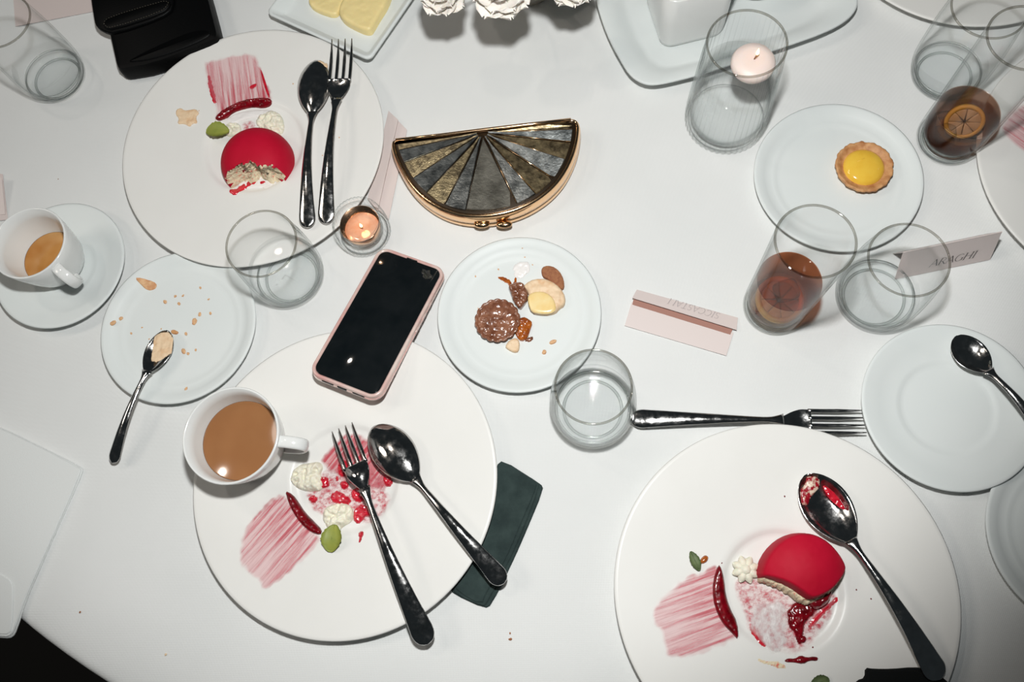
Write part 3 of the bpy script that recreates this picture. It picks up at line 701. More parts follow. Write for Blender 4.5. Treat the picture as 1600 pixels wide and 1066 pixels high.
# ------------------------------------------------------------------ clutch bag
def clutch():
    zt = .027
    px = [(609, 224), (614, 215), (660, 209), (755, 198), (830, 189), (888, 183), (901, 184), (907, 193), (906, 210), (902, 232), (892, 258), (876, 284), (852, 307), (822, 325), (790, 336), (755, 341), (722, 340), (690, 331), (662, 314), (640, 292), (624, 266), (613, 242)]
    W_ = atl(px, zt); c = sum(W_, Vector())/len(W_); c.z = 0
    t = thing('clutch_bag', 'half-moon metal clutch bag with gold frame and sunburst panels', 'handbag', c)
    poly = np.array([(p.x-c.x, p.y-c.y) for p in W_]); P = chaikin(poly, 2)
    # lower and upper shells meet in a seam
    v, f = layered(P, [(.006, 0.0), (.002, .0015), (0, .005), (-.0005, .0105), (.0006, .0120)]); mob('lower_shell', v, f, GOLD, t)
    v, f = layered(P, [(.0006, .0124), (-.0005, .0138), (0, .0215), (.0010, .0250), (.0028, zt), (.0042, zt-.0006), (.0050, zt-.003)]); mob('upper_shell', v, f, GOLD, t)
    v, f = layered(inset(P, .0047), [(0, zt-.0035), (0, zt-.0015), (.001, zt-.0011)]); mob('channel', v, f, DARKCH, t)
    apx = at(754, 208, zt); apx = np.array([apx.x-c.x, apx.y-c.y])
    bd = [(614, 226), (617, 236), (625, 258), (640, 282), (663, 306), (692, 325), (727, 335), (811, 325), (840, 307), (867, 280), (888, 251), (895, 222), (898, 202), (897, 189)]
    ring = inset(P, .0075)
    mats = [PANEL_G, PANEL_S, PANEL_G, PANEL_S, PANEL_G, PANEL_S, PANEL_C, PANEL_S, PANEL_G, PANEL_S, PANEL_G, PANEL_S, PANEL_G]
    pa = np.arctan2(ring[:, 1]-apx[1], ring[:, 0]-apx[0])
    bw = [at(*b, zt) for b in bd]; ba = [math.atan2(b.y-c.y-apx[1], b.x-c.x-apx[0]) for b in bw]
    ba = [a if a < .6 else a-2*PI for a in ba]           # left side angles just beyond -pi
    def ringpt(a):
        d = np.array([math.cos(a), math.sin(a)]); best = None
        for p, q in zip(ring, np.roll(ring, -1, 0)):
            e = q-p; M = np.array([[d[0], -e[0]], [d[1], -e[1]]]); det = np.linalg.det(M)
            if abs(det) < 1e-12: continue
            s, u = np.linalg.solve(M, p-apx)
            if s > .02 and -1e-6 <= u <= 1+1e-6 and (best is None or s > best): best = s
        return apx+d*(best or .09)
    for k in range(13):
        a0, a1 = ba[k], ba[k+1]
        arc = [ringpt(a) for a in np.linspace(a0, a1, 7)]
        near = apx+(arc[3]-apx)*.05
        poly = np.array([near+(arc[0]-near)*.02]+arc+[near+(arc[-1]-near)*.02])
        poly = inset(poly, .0004)
        zl = zt+.0012+(.0010 if k % 2 else 0)+(.0008 if k == 6 else 0)
        n = len(poly); cen = poly.mean(0); V = [(x, y, zt-.0016) for x, y in poly]
        # each panel is a facet slightly pitched about its own length
        dirv = (arc[3]-apx)/np.linalg.norm(arc[3]-apx); nrm = np.array([-dirv[1], dirv[0]])
        tilt = (.10 if k % 2 else -.10)+(.02*(k-6))
        def zz(p):
            w = (p-apx)@nrm; r = np.linalg.norm(p-apx); return zl+tilt*w-.30*max(0, r-.088)-.0
        V += [(x, y, zz(np.array([x, y]))-.0006) for x, y in poly]
        ins = inset(poly, .0006); V += [(x, y, zz(np.array([x, y]))) for x, y in ins]
        F = []
        for r_ in (0, 1):
            for i in range(n):
                j = (i+1) % n; F.append((r_*n+i, r_*n+j, (r_+1)*n+j, (r_+1)*n+i))
        F.append(tuple(2*n+i for i in range(n))); F.append(tuple(reversed(range(n))))
        mob('sunburst_panel', V, F, mats[k], t, False)
    for k in range(1, 13):
        e = ringpt(ba[k]); d = (e-apx)/np.linalg.norm(e-apx); p0 = apx+d*.006; p1 = e-d*.001
        v, f = tube([(p0[0], p0[1], zt+.0006), (p1[0], p1[1], zt+.0004)], .00045, 6); mob('panel_rib', v, f, GOLD if k > 6 else DARKCH, t)
    # hinge bar along the straight side and two clasp beads
    v, f = tube([at(x, y, zt+.0008)-c for x, y in ((618, 219), (690, 211), (754, 203), (830, 194), (892, 187))], .0019, 8); mob('hinge_bar', v, f, GOLD, t)
    for x, y, m in ((753, 351, GOLD), (788, 351, GOLD)):
        q = at(x, y, .013)-c
        V, F = lathe([(0, -.005), (.004, -.0046), (.0075, -.0025), (.0085, 0), (.0075, .0025), (.004, .0046), (0, .005)], 24)
        o = mob('clasp_bead', V, F, m, t, loc=q); o.scale = (1, .5, .62)
clutch()

# ------------------------------------------------------------------ phone
def phone():
    A = [at(x, y, z_) for x, y, z_ in ((592, 384, .011), (699, 424, .011), (588, 630, .036), (482, 588, .036))]
    c = sum(A, Vector())/4; ax = ((A[0]-A[3])+(A[1]-A[2])).normalized(); ang = math.atan2(ax.y, ax.x)-PI/2
    L = ((A[0]-A[3]).length+(A[1]-A[2]).length)/2; Wd = ((A[0]-A[1]).length+(A[3]-A[2]).length)/2
    t = thing('phone', 'black-screened phone in pink marbled case', 'phone', (c.x, c.y, .0142), ang)
    t.rotation_euler = (-.178, 0, ang)
    P = rrect(Wd, L, .0125, 8)
    v, f = layered(P, [(.003, .0), (.0008, .0008), (0, .0025), (0, .0095), (.0007, .0108), (.0022, .0113), (.0030, .0108), (.0034, .0100)]); mob('case', v, f, CASE, t)
    v, f = layered(inset(P, .0036), [(0, .0085), (0, .0102), (.0006, .0106)]); mob('screen', v, f, SCREEN, t)
    v, f = layered(inset(P, -.0003), [(0, .0032), (-.0004, .0036), (-.0004, .0058), (0, .0062)]); mob('clear_band', v, f, CASE_B, t)
    v, f = layered(rrect(.012, .0012, .0005, 3), [(0, 0), (0, .0003)]); mob('earpiece', v, f, BLACK, t, loc=(0, L/2-.0034, .0108))
    for y, l in ((.022, .010), (.006, .010), (.037, .005)):
        v, f = layered(rrect(.0014, l, .0006, 3), [(0, 0), (0, .0028)]); mob('side_button', v, f, CASE_B, t, loc=(Wd/2+.0004, y, .0045))
    v, f = layered(rrect(.010, .0012, .0005, 3), [(0, 0), (0, .004)]); mob('charging_port', v, f, BLACK, t, loc=(-.001, -L/2-.0002, .004))
    for sx in (-1, 1):
        v, f = layered(rrect(.013, .0010, .0004, 3), [(0, 0), (0, .002)]); mob('speaker_slot', v, f, BLACK, t, loc=(sx*.017, -L/2-.0002, .005))
phone()

# ------------------------------------------------------------------ place cards
def glyphs(text, h, italic=.25):
    """thin-stroke serif capitals as flat polygons, baseline at y = 0"""
    S = {'A': (.80, [((.0, 0), (.36, 1), .04), ((.36, 1), (.78, 0), .10), ((.14, .33), (.62, .33), .035), ((-.06, 0), (.12, 0), .03), ((.66, 0), (.90, 0), .03)]),
         'G': (.88, [('arc', .46, .5, .42, .5, 50, 320, .08), ((.80, .42), (.80, .08), .09), ((.62, .42), (.92, .42), .03)]),
         'H': (.92, [((.12, 0), (.12, 1), .10), ((.78, 0), (.78, 1), .10), ((.12, .52), (.78, .52), .035), ((0, 0), (.24, 0), .03), ((0, 1), (.24, 1), .03), ((.66, 0), (.90, 0), .03), ((.66, 1), (.90, 1), .03)]),
         'I': (.36, [((.14, 0), (.14, 1), .10), ((.02, 0), (.26, 0), .03), ((.02, 1), (.26, 1), .03)]),
         'R': (.78, [((.12, 0), (.12, 1), .10), ('arc', .30, .74, .30, .26, -90, 90, .06), ((.12, 1), (.30, 1), .035), ((.12, .48), (.30, .48), .035), ((.36, .48), (.74, 0), .09), ((0, 0), (.24, 0), .03)]),
         'S': (.62, [('arc', .30, .75, .24, .25, 30, 270, .06), ('arc', .30, .25, .24, .25, -150, 90, .06)]),
         'C': (.84, [('arc', .46, .5, .42, .5, 45, 315, .08)]),
         'T': (.74, [((.36, 0), (.36, 1), .10), ((.0, 1), (.72, 1), .035), ((.24, 0), (.48, 0), .03)]),
         'L': (.66, [((.12, 0), (.12, 1), .10), ((.0, 0), (.60, 0), .035), ((0, 1), (.24, 1), .03)]),
         ' ': (.4, [])}
    m = MB(); x = 0
    for ch in text:
        w, st = S[ch]
        for s in st:
            if s[0] == 'arc':
                _, cx, cy, rx, ry, a0, a1, th = s; pts = []
                for k in range(17):
                    a = math.radians(a0+(a1-a0)*k/16); pts.append((cx+rx*math.cos(a), cy+ry*math.sin(a), th*(.25+.75*abs(math.cos(a)))))
                segs = [((p[0], p[1]), (q[0], q[1]), (p[2]+q[2])/2) for p, q in zip(pts, pts[1:])]
            else: segs = [s]
            for p, q, th in segs:
                d = np.array(q)-np.array(p); Ln = np.linalg.norm(d); d /= Ln; nn = np.array([-d[1], d[0]])*th/2
                if Ln < .2: p = np.array(p)-d*.01; q = np.array(q)+d*.01
                c4 = [np.array(p)-nn, np.array(q)-nn, np.array(q)+nn, np.array(p)+nn]
                m.add([((x+a+b*italic)*h, b*h, 0) for a, b in c4], [(0, 1, 2, 3)])
        x += w+.08
    return m, x*h
def panel_verts(a, b, c, d, th=.0006):
    """quad sheet a-b-c-d with thickness"""
    n = (Vector(b)-Vector(a)).cross(Vector(d)-Vector(a)).normalized()*th
    v = [Vector(p) for p in (a, b, c, d)]; v += [p-n for p in v]
    return v, [(0, 1, 2, 3), (7, 6, 5, 4), (0, 4, 5, 1), (1, 5, 6, 2), (2, 6, 7, 3), (3, 7, 4, 0)]
def card(label, quads, text=None):
    """quads: list of (a, b, c, d, material) in world space"""
    allp = [Vector(p) for q in quads for p in q[:4]]; c = sum(allp, Vector())/len(allp); c.z = 0
    t = thing('place_card', label, 'place card', c, group='blush place cards')
    for q in quads:
        v, f = panel_verts(*[Vector(p)-c for p in q[:4]]); mob('card_panel', v, f, q[4], t, False)
    if text:
        s, h, orig, xd, yd, m_ = text; g, w = glyphs(s, h)
        xd = Vector(xd).normalized(); yd = Vector(yd); yd = (yd-xd*yd.dot(xd)).normalized(); n = xd.cross(yd)
        M = Matrix((xd, yd, n)).transposed()
        g.v = [tuple(M @ Vector(p)+Vector(orig)-c+n*.0006) for p in g.v]
        g.build('printed_name', m_, t, False)
# right standing tent card
zr = .036
a, b = at(1398, 437, .0005), at(1547, 406, .0005); r1, r0 = at(1566, 362, zr), at(1402, 394, zr)
r0 = a+(r1-b); k1 = b+(r1-b)*1.0+Vector((.004, .014, -zr)); k0 = k1-(b-a)
k1.z = k0.z = .0005
fr = (b-a).normalized(); uu = (r1-b)
card('standing blush tent card with a printed name behind the right water tumbler', [(a, b, r1, r0, CARD), (k1, k0, r0, r1, CARD)],
     ('ARAGHI', .0092, b-fr*.0640+uu*.24, fr, uu, INK))
# middle fallen card: lower panel on the cloth, upper panel half raised over it
h0, h1 = at(995, 452.5, .0015), at(1153, 496.5, .0015)
e0, e1 = at(988, 465.5, .0050), at(1151, 515.5, .0050); l0, l1 = at(976, 509, .001), at(1135, 556, .001)
s0, s1, s2, s3 = at(988, 476, .0016), at(1141, 523, .0016), at(1146, 512, .0018), at(991, 462, .0018)  # strip of painted shade below the raised panel, not a card part
card('fallen blush place card lying open in the middle right, beside tall cola glass',
     [(l0, l1, at(1146, 520, .0012), at(987, 472, .0012), CARD), (s0, s1, s2, s3, CARD_SHADE), (e0, e1, h1, h0, CARD)],
     ('SICCASTALI', .0072, e1+(h1-e1)*.88+(e0-e1)*.16, e0-e1, e1-h1, INK_F))
# card by the clutch
card('blush place card partly under the left tip of the clutch bag',
     [(at(575, 312, .001), at(607, 345, .001), at(636, 203, .001), at(607, 173, .001), CARD), (at(574, 311, .0022), at(590, 330, .006), at(622, 187, .006), at(607, 173, .0022), CARD)])
card('brownish card under the top left water tumbler and wallet',
     [(at(24, 41, .001), at(150, 17, .001), at(160, -40, .001), at(18, -40, .001), CARD), (at(20, -5, .002), at(154, -14, .002), at(162, -60, .014), at(16, -60, .014), CARD)])
card('blush card cut off by the left edge of picture above the tea cup',
     [(at(-60, 352, .001), at(12, 343, .001), at(4, 272, .001), at(-60, 262, .001), CARD), (at(-60, 340, .002), at(8, 335, .002), at(2, 276, .010), at(-60, 268, .010), CARD)])

# ------------------------------------------------------------------ wallet, napkins
def wallet():
    z1 = .024
    body = atl([(180, 104), (176, 85), (150, -30), (150, -60), (300, -90), (322, -20), (339, 45), (340, 56), (334, 62), (290, 80), (235, 100), (195, 107), (185, 108)], z1)
    c = sum(body, Vector())/len(body); c.z = 0
    t = thing('wallet', 'black stitched leather wallet at the top left edge', 'wallet', c)
    P = chaikin([(p.x-c.x, p.y-c.y) for p in body], 1)
    v, f = layered(P, [(.004, 0), (.001, .002), (0, .005), (.0004, .017), (.002, .0225), (.006, z1)]); sharp(mob('body', v, f, LEATHER, t), 50)
    flap = atl([(146, 30), (150, 42), (163, 49), (180, 52), (250, 28), (272, 12), (268, -30), (240, -80), (135, -50)], z1+.004)
    P2 = chaikin([(p.x-c.x, p.y-c.y) for p in flap], 1)
    v, f = layered(P2, [(.001, z1-.004), (0, z1-.001), (.0002, z1+.003), (.0015, z1+.0042)]); sharp(mob('flap', v, f, LEATHER, t), 50)
    st = atl([(160, 36), (163, 45), (176, 48), (255, 22), (268, 8), (264, 0), (250, 2), (170, 26)], z1+.0055)
    P3 = chaikin([(p.x-c.x, p.y-c.y) for p in st], 1)
    v, f = layered(P3, [(0, z1+.003), (.0003, z1+.006), (.0015, z1+.0072)]); sharp(mob('strap', v, f, LEATHER, t), 50)
    ring = inset(P3, .0024); m = MB(); n = len(ring)
    per = np.r_[0, np.cumsum(np.linalg.norm(np.roll(ring, -1, 0)-ring, axis=1))]
    for s in np.arange(0, per[-1], .0032):
        i = np.searchsorted(per, s, 'right')-1; p, q = ring[i % n], ring[(i+1) % n]; d = (q-p)/max(np.linalg.norm(q-p), 1e-9)
        p0 = p+d*(s-per[i]); p1 = p0+d*.002
        v, f = tube([(*p0, z1+.0072), (*((p0+p1)/2), z1+.0076), (*p1, z1+.0072)], .0003, 5); m.add(v, f)
    m.build('stitching', LEATHER_T, t)
    fold = atl([(200, 99), (205, 92), (240, 74), (300, 48), (326, 47), (333, 56), (290, 76), (235, 95)], z1)
    P4 = chaikin([(p.x-c.x, p.y-c.y) for p in fold], 2)
    v, f = layered(P4, [(0, z1-.003), (.0006, z1+.0005), (.002, z1+.0015)]); sharp(mob('folded_edge', v, f, LEATHER, t), 50)
wallet()
def napkin(label, layers, m, cat='napkin'):
    """layers: (px outline, z bottom, z top) stacked folded sheets"""
    P0 = atl(layers[0][0], layers[0][2]); c = sum(P0, Vector())/len(P0); c.z = 0
    t = thing('napkin', label, cat, c)
    for px, za, zb_ in layers:
        W_ = [(p.x-c.x, p.y-c.y) for p in atl(px, zb_)]
        v, f = layered(chaikin(W_, 1) if len(W_) > 6 else W_, [(0, za), (-.0002, (za+zb_)/2), (.0006, zb_)]); sharp(mob('folded_layer', v, f, m, t), 35)
napkin('dark green paper napkin tucked under the bottom left plate', [
    ([(776, 728), (787, 722), (845, 756), (849, 765), (822, 830), (800, 880), (768, 945), (757, 951), (708, 928), (702, 918), (740, 860), (770, 800)], 0.0, .0018),
    ([(778, 728), (787, 720), (839, 753), (843, 760), (818, 826), (795, 878), (762, 940), (755, 949), (712, 929), (704, 915), (738, 860), (768, 795)], .0018, .0034),
    ([(775, 728), (786, 719), (837, 752), (838, 762), (812, 822), (790, 875), (760, 925), (752, 946), (716, 925), (708, 912), (738, 858), (766, 790)], .0034, .0048)], NAPKIN_G)
napkin('large folded white napkin cut by left edge, near the table corner', [
    ([(-80, 640), (0, 668), (60, 697), (127, 730), (128, 738), (100, 800), (62, 885), (40, 935), (24, 985), (18, 996), (8, 998), (-80, 990)], 0.0, .0030),
    ([(-80, 642), (0, 669), (60, 698), (124, 731), (125, 737), (98, 800), (60, 885), (38, 935), (22, 983), (16, 993), (8, 996), (-80, 988)], .0030, .0055),
    ([(-80, 860), (-40, 872), (0, 897), (19, 909), (20, 930), (18, 985), (8, 993), (-80, 986)], .0055, .0068)], NAPKIN_W)
zn = .0165
napkin('crumpled black napkin at the bottom edge under the sauce spoon handle', [
    ([(1336, 1074), (1340, 1064), (1353, 1060), (1353, 1044), (1366, 1046), (1395, 1046), (1428, 1043), (1455, 1046), (1472, 1058), (1484, 1068), (1500, 1120), (1330, 1120)], zn, zn+.0035),
    ([(1356, 1060), (1357, 1047), (1395, 1049), (1428, 1047), (1445, 1052), (1462, 1062), (1470, 1120), (1350, 1120)], zn+.0035, zn+.005)], NAPKIN_B)

# ------------------------------------------------------------------ square butter plate
def square_plate():
    zr_ = .017
    cx = atl([(415, 20), (577, 94), (690, -85), (500, -125)], zr_)
    # true square from the two measured corners
    A, B = cx[0], cx[1]; d = (B-A); s = d.length; n = Vector((-d.y, d.x, 0)).normalized()
    if n.y < 0: n = -n
    c = (A+B)/2+n*s/2; ang = math.atan2(d.y, d.x)
    t = thing('square_plate', 'square white plate with slices of butter at the top edge', 'plate', (c.x, c.y, 0), ang)
    P = rrect(s, s, .008, 6)
    v, f = layered(P, [(.022, 0), (.020, .003), (.004, zr_-.006), (0, zr_-.003), (0, zr_-.001), (.0012, zr_), (.0035, zr_-.0004), (.0105, .0075), (.014, .0062), (.02, .006)], 'rrect'); mob('dish', v, f, PORC_COOL, t)
    return c, ang
sq_c, sq_a = square_plate()
def butter(label, px, z0, z1, seed):
    W_ = [(p.x, p.y) for p in atl(px, z1)]
    o = blob('butter_slice', W_, flat(z0), BUTTER, H=z1-z0, h0=(z1-z0)*.72, edge=.004, amp=.0006, ns=.008, seed=seed, smooth=2, res=.0015)
    tag(o, label, 'butter')
butter('left butter slice on the square plate', [(481, -5), (483, 8), (500, 17), (524, 24), (532, 10), (540, -10), (552, -50), (500, -60)], .0061, .0135, 2)
butter('right butter slice on the square plate, over the other', [(536, -5), (528, 12), (531, 26), (548, 37), (576, 49), (584, 36), (592, 22), (604, 4), (612, -20), (600, -62), (560, -50)], .0061, .0175, 5)

# ------------------------------------------------------------------ serving platter with pots
def platter():
    zr_ = .019
    px = [(931, -4), (934, 12), (943, 40), (955, 68), (970, 95), (982, 115), (997, 127), (1015, 133), (1040, 130), (1100, 115), (1240, 68), (1290, 50), (1322, 33), (1338, 16), (1342, 2), (1338, -20), (1300, -120), (1280, -180), (1230, -215), (1180, -205), (980, -140), (940, -110), (928, -60)]
    W_ = atl(px, zr_); c = sum(W_, Vector())/len(W_); c.z = 0
    t = thing('serving_platter', 'large rounded white platter holding pots behind the candle glass', 'platter', c)
    P = chaikin([(p.x-c.x, p.y-c.y) for p in W_], 2)
    v, f = layered(P, [(.05, 0), (.045, .003), (.004, zr_-.005), (0, zr_-.002), (.0008, zr_), (.003, zr_+.0001), (.018, zr_-.003), (.032, zr_-.006), (.040, zr_-.0105), (.050, zr_-.0125)], .17); mob('dish', v, f, PORC_COOL, t)
    # oblong pot
    zb_ = zr_-.0122; h = .078
    A = [at(x, y, zb_) for x, y in ((1038, 76), (1137, 52))]
    d = (A[1]-A[0]); ang = math.atan2(d.y, d.x); w = .074; n = Vector((-d.y, d.x, 0)).normalized()
    pc = A[0]+d.normalized()*(w/2-.004)+n*.035; pc.z = zb_
    t2 = thing('square_pot', 'square white porcelain pot of dark relish on the platter', 'pot', pc, ang)
    R = rrect(w, w, .014, 6)
    v, f = layered(R, [(.005, 0), (.001, .002), (0, .008), (-.002, h-.001), (-.0015, h), (.001, h), (.002, h-.002), (.003, h-.012)]); mob('body', v, f, PORC_CUP, t2)
    v, f = layered(inset(R, .0022), [(0, h-.0118), (.0003, h-.0085), (.004, h-.008)]); mob('relish', v, f, DARKFOOD, t2)
    # round bowl
    q = at(1182, -8, zb_); t3 = thing('round_pot', 'round white bowl on the platter behind the candle glass', 'bowl', (q.x, q.y+.02, zb_))
    v, f = lathe([(0, 0), (.022, 0), (.030, .004), (.036, .018), (.038, .045), (.037, .046), (.0355, .044), (.033, .018), (.026, .007), (0, .005)], 64); mob('bowl_body', v, f, PORC_CUP, t3)
platter()

# ------------------------------------------------------------------ flowers
def petal_mesh(w, l, cup_, ruff, seed):
    n = 10; v = []; f = []
    for i in range(n+1):
        s = i/n
        ww = w*min(1, .30+1.15*s)*(math.sqrt(max(0, 1-((s-.62)/.385)**2)) if s > .62 else 1)
        for j in range(n+1):
            q = -1+2*j/n; x = q*ww
            y = l*s*(1-.05*math.sin(q*5+seed)*s)
            z = cup_*(s**1.5)+.30*w*(q*q)*(1-.5*s)+ruff*s*s*(math.sin(q*6+seed)+.5*math.sin(q*13+seed*2))-ruff*2.2*max(0, s-.78)*4.5
            v.append((x, y, z))
    for i in range(n):
        for j in range(n): a = i*(n+1)+j; f.append((a, a+1, a+n+2, a+n+1))
    me = bpy.data.meshes.new('petal'); me.from_pydata(v, [], f); me.polygons.foreach_set('use_smooth', [True]*len(f)); me.materials.append(PETAL); me.update()
    return me
PM = [petal_mesh(.0145, .028, .003+.002*k, .0011, k*1.7) for k in range(4)]
VC = at(822, -30, .0)
def rose(label, px, z, R, seed, nod=None):
    c = at(*px, z); t = thing('white_rose', label, 'flower', c, group='white flowers in the vase')
    rr = random.Random(seed); out = (c-Vector((VC.x, VC.y, .06))).normalized()
    q = Vector((0, 0, 1)).rotation_difference((out*.55+Vector((0, -.1, .8))).normalized()); t.rotation_euler = q.to_euler()
    s0 = R/.034
    v, f = lathe([(0, -.010), (.006, -.008), (.0085, -.002), (.006, .006), (.002, .010), (0, .011)], 12); o = mob('heart', v, f, PETAL, t); o.scale = (s0,)*3
    for lay, (cnt, r0, tilt, sc) in enumerate(((4, .001, 1.30, .50), (5, .002, 1.08, .62), (6, .003, .84, .76), (8, .004, .56, .88), (9, .004, .26, .98))):
        for k in range(cnt):
            a = 2*PI*(k+.5*(lay % 2))/cnt+rr.uniform(-.2, .2)
            o = bpy.data.objects.new('petal', PM[rr.randrange(4)]); COL.objects.link(o); o.parent = t
            s = s0*sc*rr.uniform(.92, 1.08); o.scale = (s, s, s)
            o.location = (r0*s0*math.cos(a), r0*s0*math.sin(a), (-.006+.002*(4-lay))*s0)
            o.rotation_euler = (Matrix.Rotation(a-PI/2, 3, 'Z') @ Matrix.Rotation(tilt+rr.uniform(-.1, .1), 3, 'X')).to_euler()
    inv = t.rotation_euler.to_matrix().inverted()
    p0 = Vector((0, 0, -.008)); p1 = inv @ (Vector((VC.x+(c.x-VC.x)*.25, VC.y+(c.y-VC.y)*.25, .030))-c)
    mid = (p0+p1)/2+inv @ Vector((0, 0, .012))
    v, f = tube([p0, mid, p1], .0014, 6); mob('stem', v, f, STEM, t)
rose('white rose at the top edge, nearest the square butter plate', (694, -14), .118, .031, 1)
rose('white rose at top edge, in the middle of the bouquet front', (783, -17), .128, .034, 2)
rose('white rose at top edge with one petal tip showing, right of vase', (893, -30), .112, .031, 3)
rose('white rose low between the two front roses, just above the picture edge', (738, -78), .098, .033, 4)
rose('white rose leaning right over the vase rim, just beyond the top edge', (856, -70), .146, .032, 5)
rose('white rose at back right of the vase, beyond the top edge', (905, -120), .130, .033, 6)
v, f = lathe([(0, 0), (.034, 0), (.038, .003), (.044, .025), (.045, .050), (.043, .078), (.041, .080), (.041, .076), (.042, .050), (.038, .022), (0, .010)], 64)
tag(mob('vase', v, f, VASE, None, True, None, (VC.x, VC.y, 0)), 'round grey ceramic vase under the white roses', 'vase')

# ------------------------------------------------------------------ leaves
def leaf(name, label, px_a, px_b, z, w, m, bend=.003, sz=0.0):
    A, B = at(*px_a, z), at(*px_b, z); d = B-A; L = d.length; ang = math.atan2(d.y, d.x); v = []; f = []; n = 14
    for i in range(n+1):
        s = i/n; ww = w*(math.sin(PI*min(1, s*.94+.03))**.7)*(1+.07*math.sin(i*2.6))
        for j in range(5):
            q = -1+.5*j; v.append((L*s, ww*q, bend*math.sin(PI*s)+.18*ww*abs(q)*1.2))
    nt = len(v); v += [(x, y, zz-.0004) for x, y, zz in v]
    for i in range(n):
        for j in range(4): a = i*5+j; f.append((a, a+5, a+6, a+1)); f.append((nt+a, nt+a+1, nt+a+6, nt+a+5))
    bd = [i*5 for i in range(n+1)]+[n*5+j for j in range(1, 5)]+[i*5+4 for i in range(n-1, -1, -1)]+[3, 2, 1]
    for a, b in zip(bd, bd[1:]+bd[:1]): f.append((a, b, nt+b, nt+a))
    t = thing(name, label, 'leaf', A, ang); mob('blade', v, f, m, t)
    v2, f2 = tube([(0, 0, .0002), (L*.5, 0, bend+.0003), (L*.97, 0, .0003)], [.0005, .0004, .0001], 5); mob('vein', v2, f2, m, t)
leaf('mint_leaf', 'green mint leaf at left side of the round bitten red dome', (358, 205), (322, 205), .0145, .0095, LEAF)
leaf('mint_leaf', 'green mint leaf below the red crumbles on bottom left plate', (523, 820), (516, 863), .0135, .0100, LEAF)
leaf('herb_sprig', 'small dark wilted leaf scrap above streaks on bottom right plate', (1079, 862), (1093, 892), .0135, .0045, LEAF_D, .002)
leaf('herb_sprig', 'dark green leaf tip at the bottom edge beside the black napkin', (1268, 1068), (1296, 1062), .0140, .0055, LEAF_D, .002)

# ------------------------------------------------------------------ desserts
def food(name, label, cat, px, zb, m, **k):
    z = k.pop('zpx', None); z = z if z is not None else .0125
    W_ = [(p.x, p.y) for p in atl(px, z)]
    ud = k.pop('upx', None)
    if ud: A, B = at(*ud[0], z), at(*ud[1], z); k['udir'] = B-A
    o = blob(name, W_, zb, m, **k)
    return tag(o, label, cat) if label else o

def dome(label, c_px, R, h, z0, bites, seed, plane=None):
    """glazed dome; bites = [(dx, dy, dz, r)] spheres removed; the cut faces show the sponge"""
    c = at(*c_px, z0+h*.45); c.z = z0
    t = thing('glazed_dome_cake', label, 'cake', c)
    nu, nv = 72, 34; V = []; cut = []
    for i in range(nv+1):
        ph = (PI/2)*(1-i/nv)                          # from top (pi/2) to base
        for j in range(nu):
            a = 2*PI*j/nu
            rr = R*(math.cos(ph)**.80) if i else 0; z = h*(math.sin(ph)**.88)
            p = np.array([rr*math.cos(a), rr*math.sin(a), z]); was = False
            for dx, dy, dz, br in bites:
                b = np.array([dx, dy, dz]); dvec = p-b; L = np.linalg.norm(dvec)
                rbr = br*(1+.07*math.sin(a*9+seed)+.05*math.sin(a*23+i))
                if L < rbr:
                    # move the point inward, towards the dome's core, until it leaves the bite
                    core = np.array([-dx*.35, -dy*.35, z*.55]); d = core-p; Ld = np.linalg.norm(d)
                    if Ld < 1e-6: continue
                    d /= Ld
                    for s in np.linspace(0, Ld*1.6, 60):
                        if np.linalg.norm(p+d*s-b) >= rbr: break
                    p = p+d*s; was = True
            p[2] = max(p[2], 0.0); V.append(p); cut.append(was)
    V = np.array(V); F1 = []; F2 = []
    for i in range(nv):
        for j in range(nu):
            q = (i*nu+j, (i+1)*nu+j, (i+1)*nu+(j+1) % nu, i*nu+(j+1) % nu)
            (F2 if sum(cut[k] for k in q) >= 2 else F1).append(q)
    g = mob('glaze', V, F1, GLAZE, t)
    Vn = V.copy(); nz = np.array([vnoise(V[:, 0]+V[:, 2], V[:, 1]-V[:, 2]*.7, .0022, seed), vnoise(V[:, 1], V[:, 2]+V[:, 0], .0026, seed+1), vnoise(V[:, 2], V[:, 0], .002, seed+2)]).T*.0013
    Vn[np.array(cut)] += nz[np.array(cut)]; Vn[:, 2] = np.maximum(Vn[:, 2], 0)
    mob('sponge', Vn, F2, SPONGE, t)
    return t, c
t, c = dome('round red glazed dome cake with one bite out, on top left plate', (397, 247), .0405, .034, .0065, [(.002, -.0420, .019, .0290), (-.012, -.0400, .016, .0240), (.016, -.0400, .016, .0240)], 1)
b0 = at(377, 261, .020)
o = blob('berry_filling', [(b0.x+a, b0.y+b) for a, b in ((-.0105, .0000), (-.006, .0050), (.001, .0042), (.008, .0020), (.0115, -.0030), (.004, -.0050), (-.003, -.0060), (-.009, -.0045))], flat(.0075), BERRY, t, H=.0235, h0=.012, edge=.005, amp=.0014, ns=.003, smooth=2)
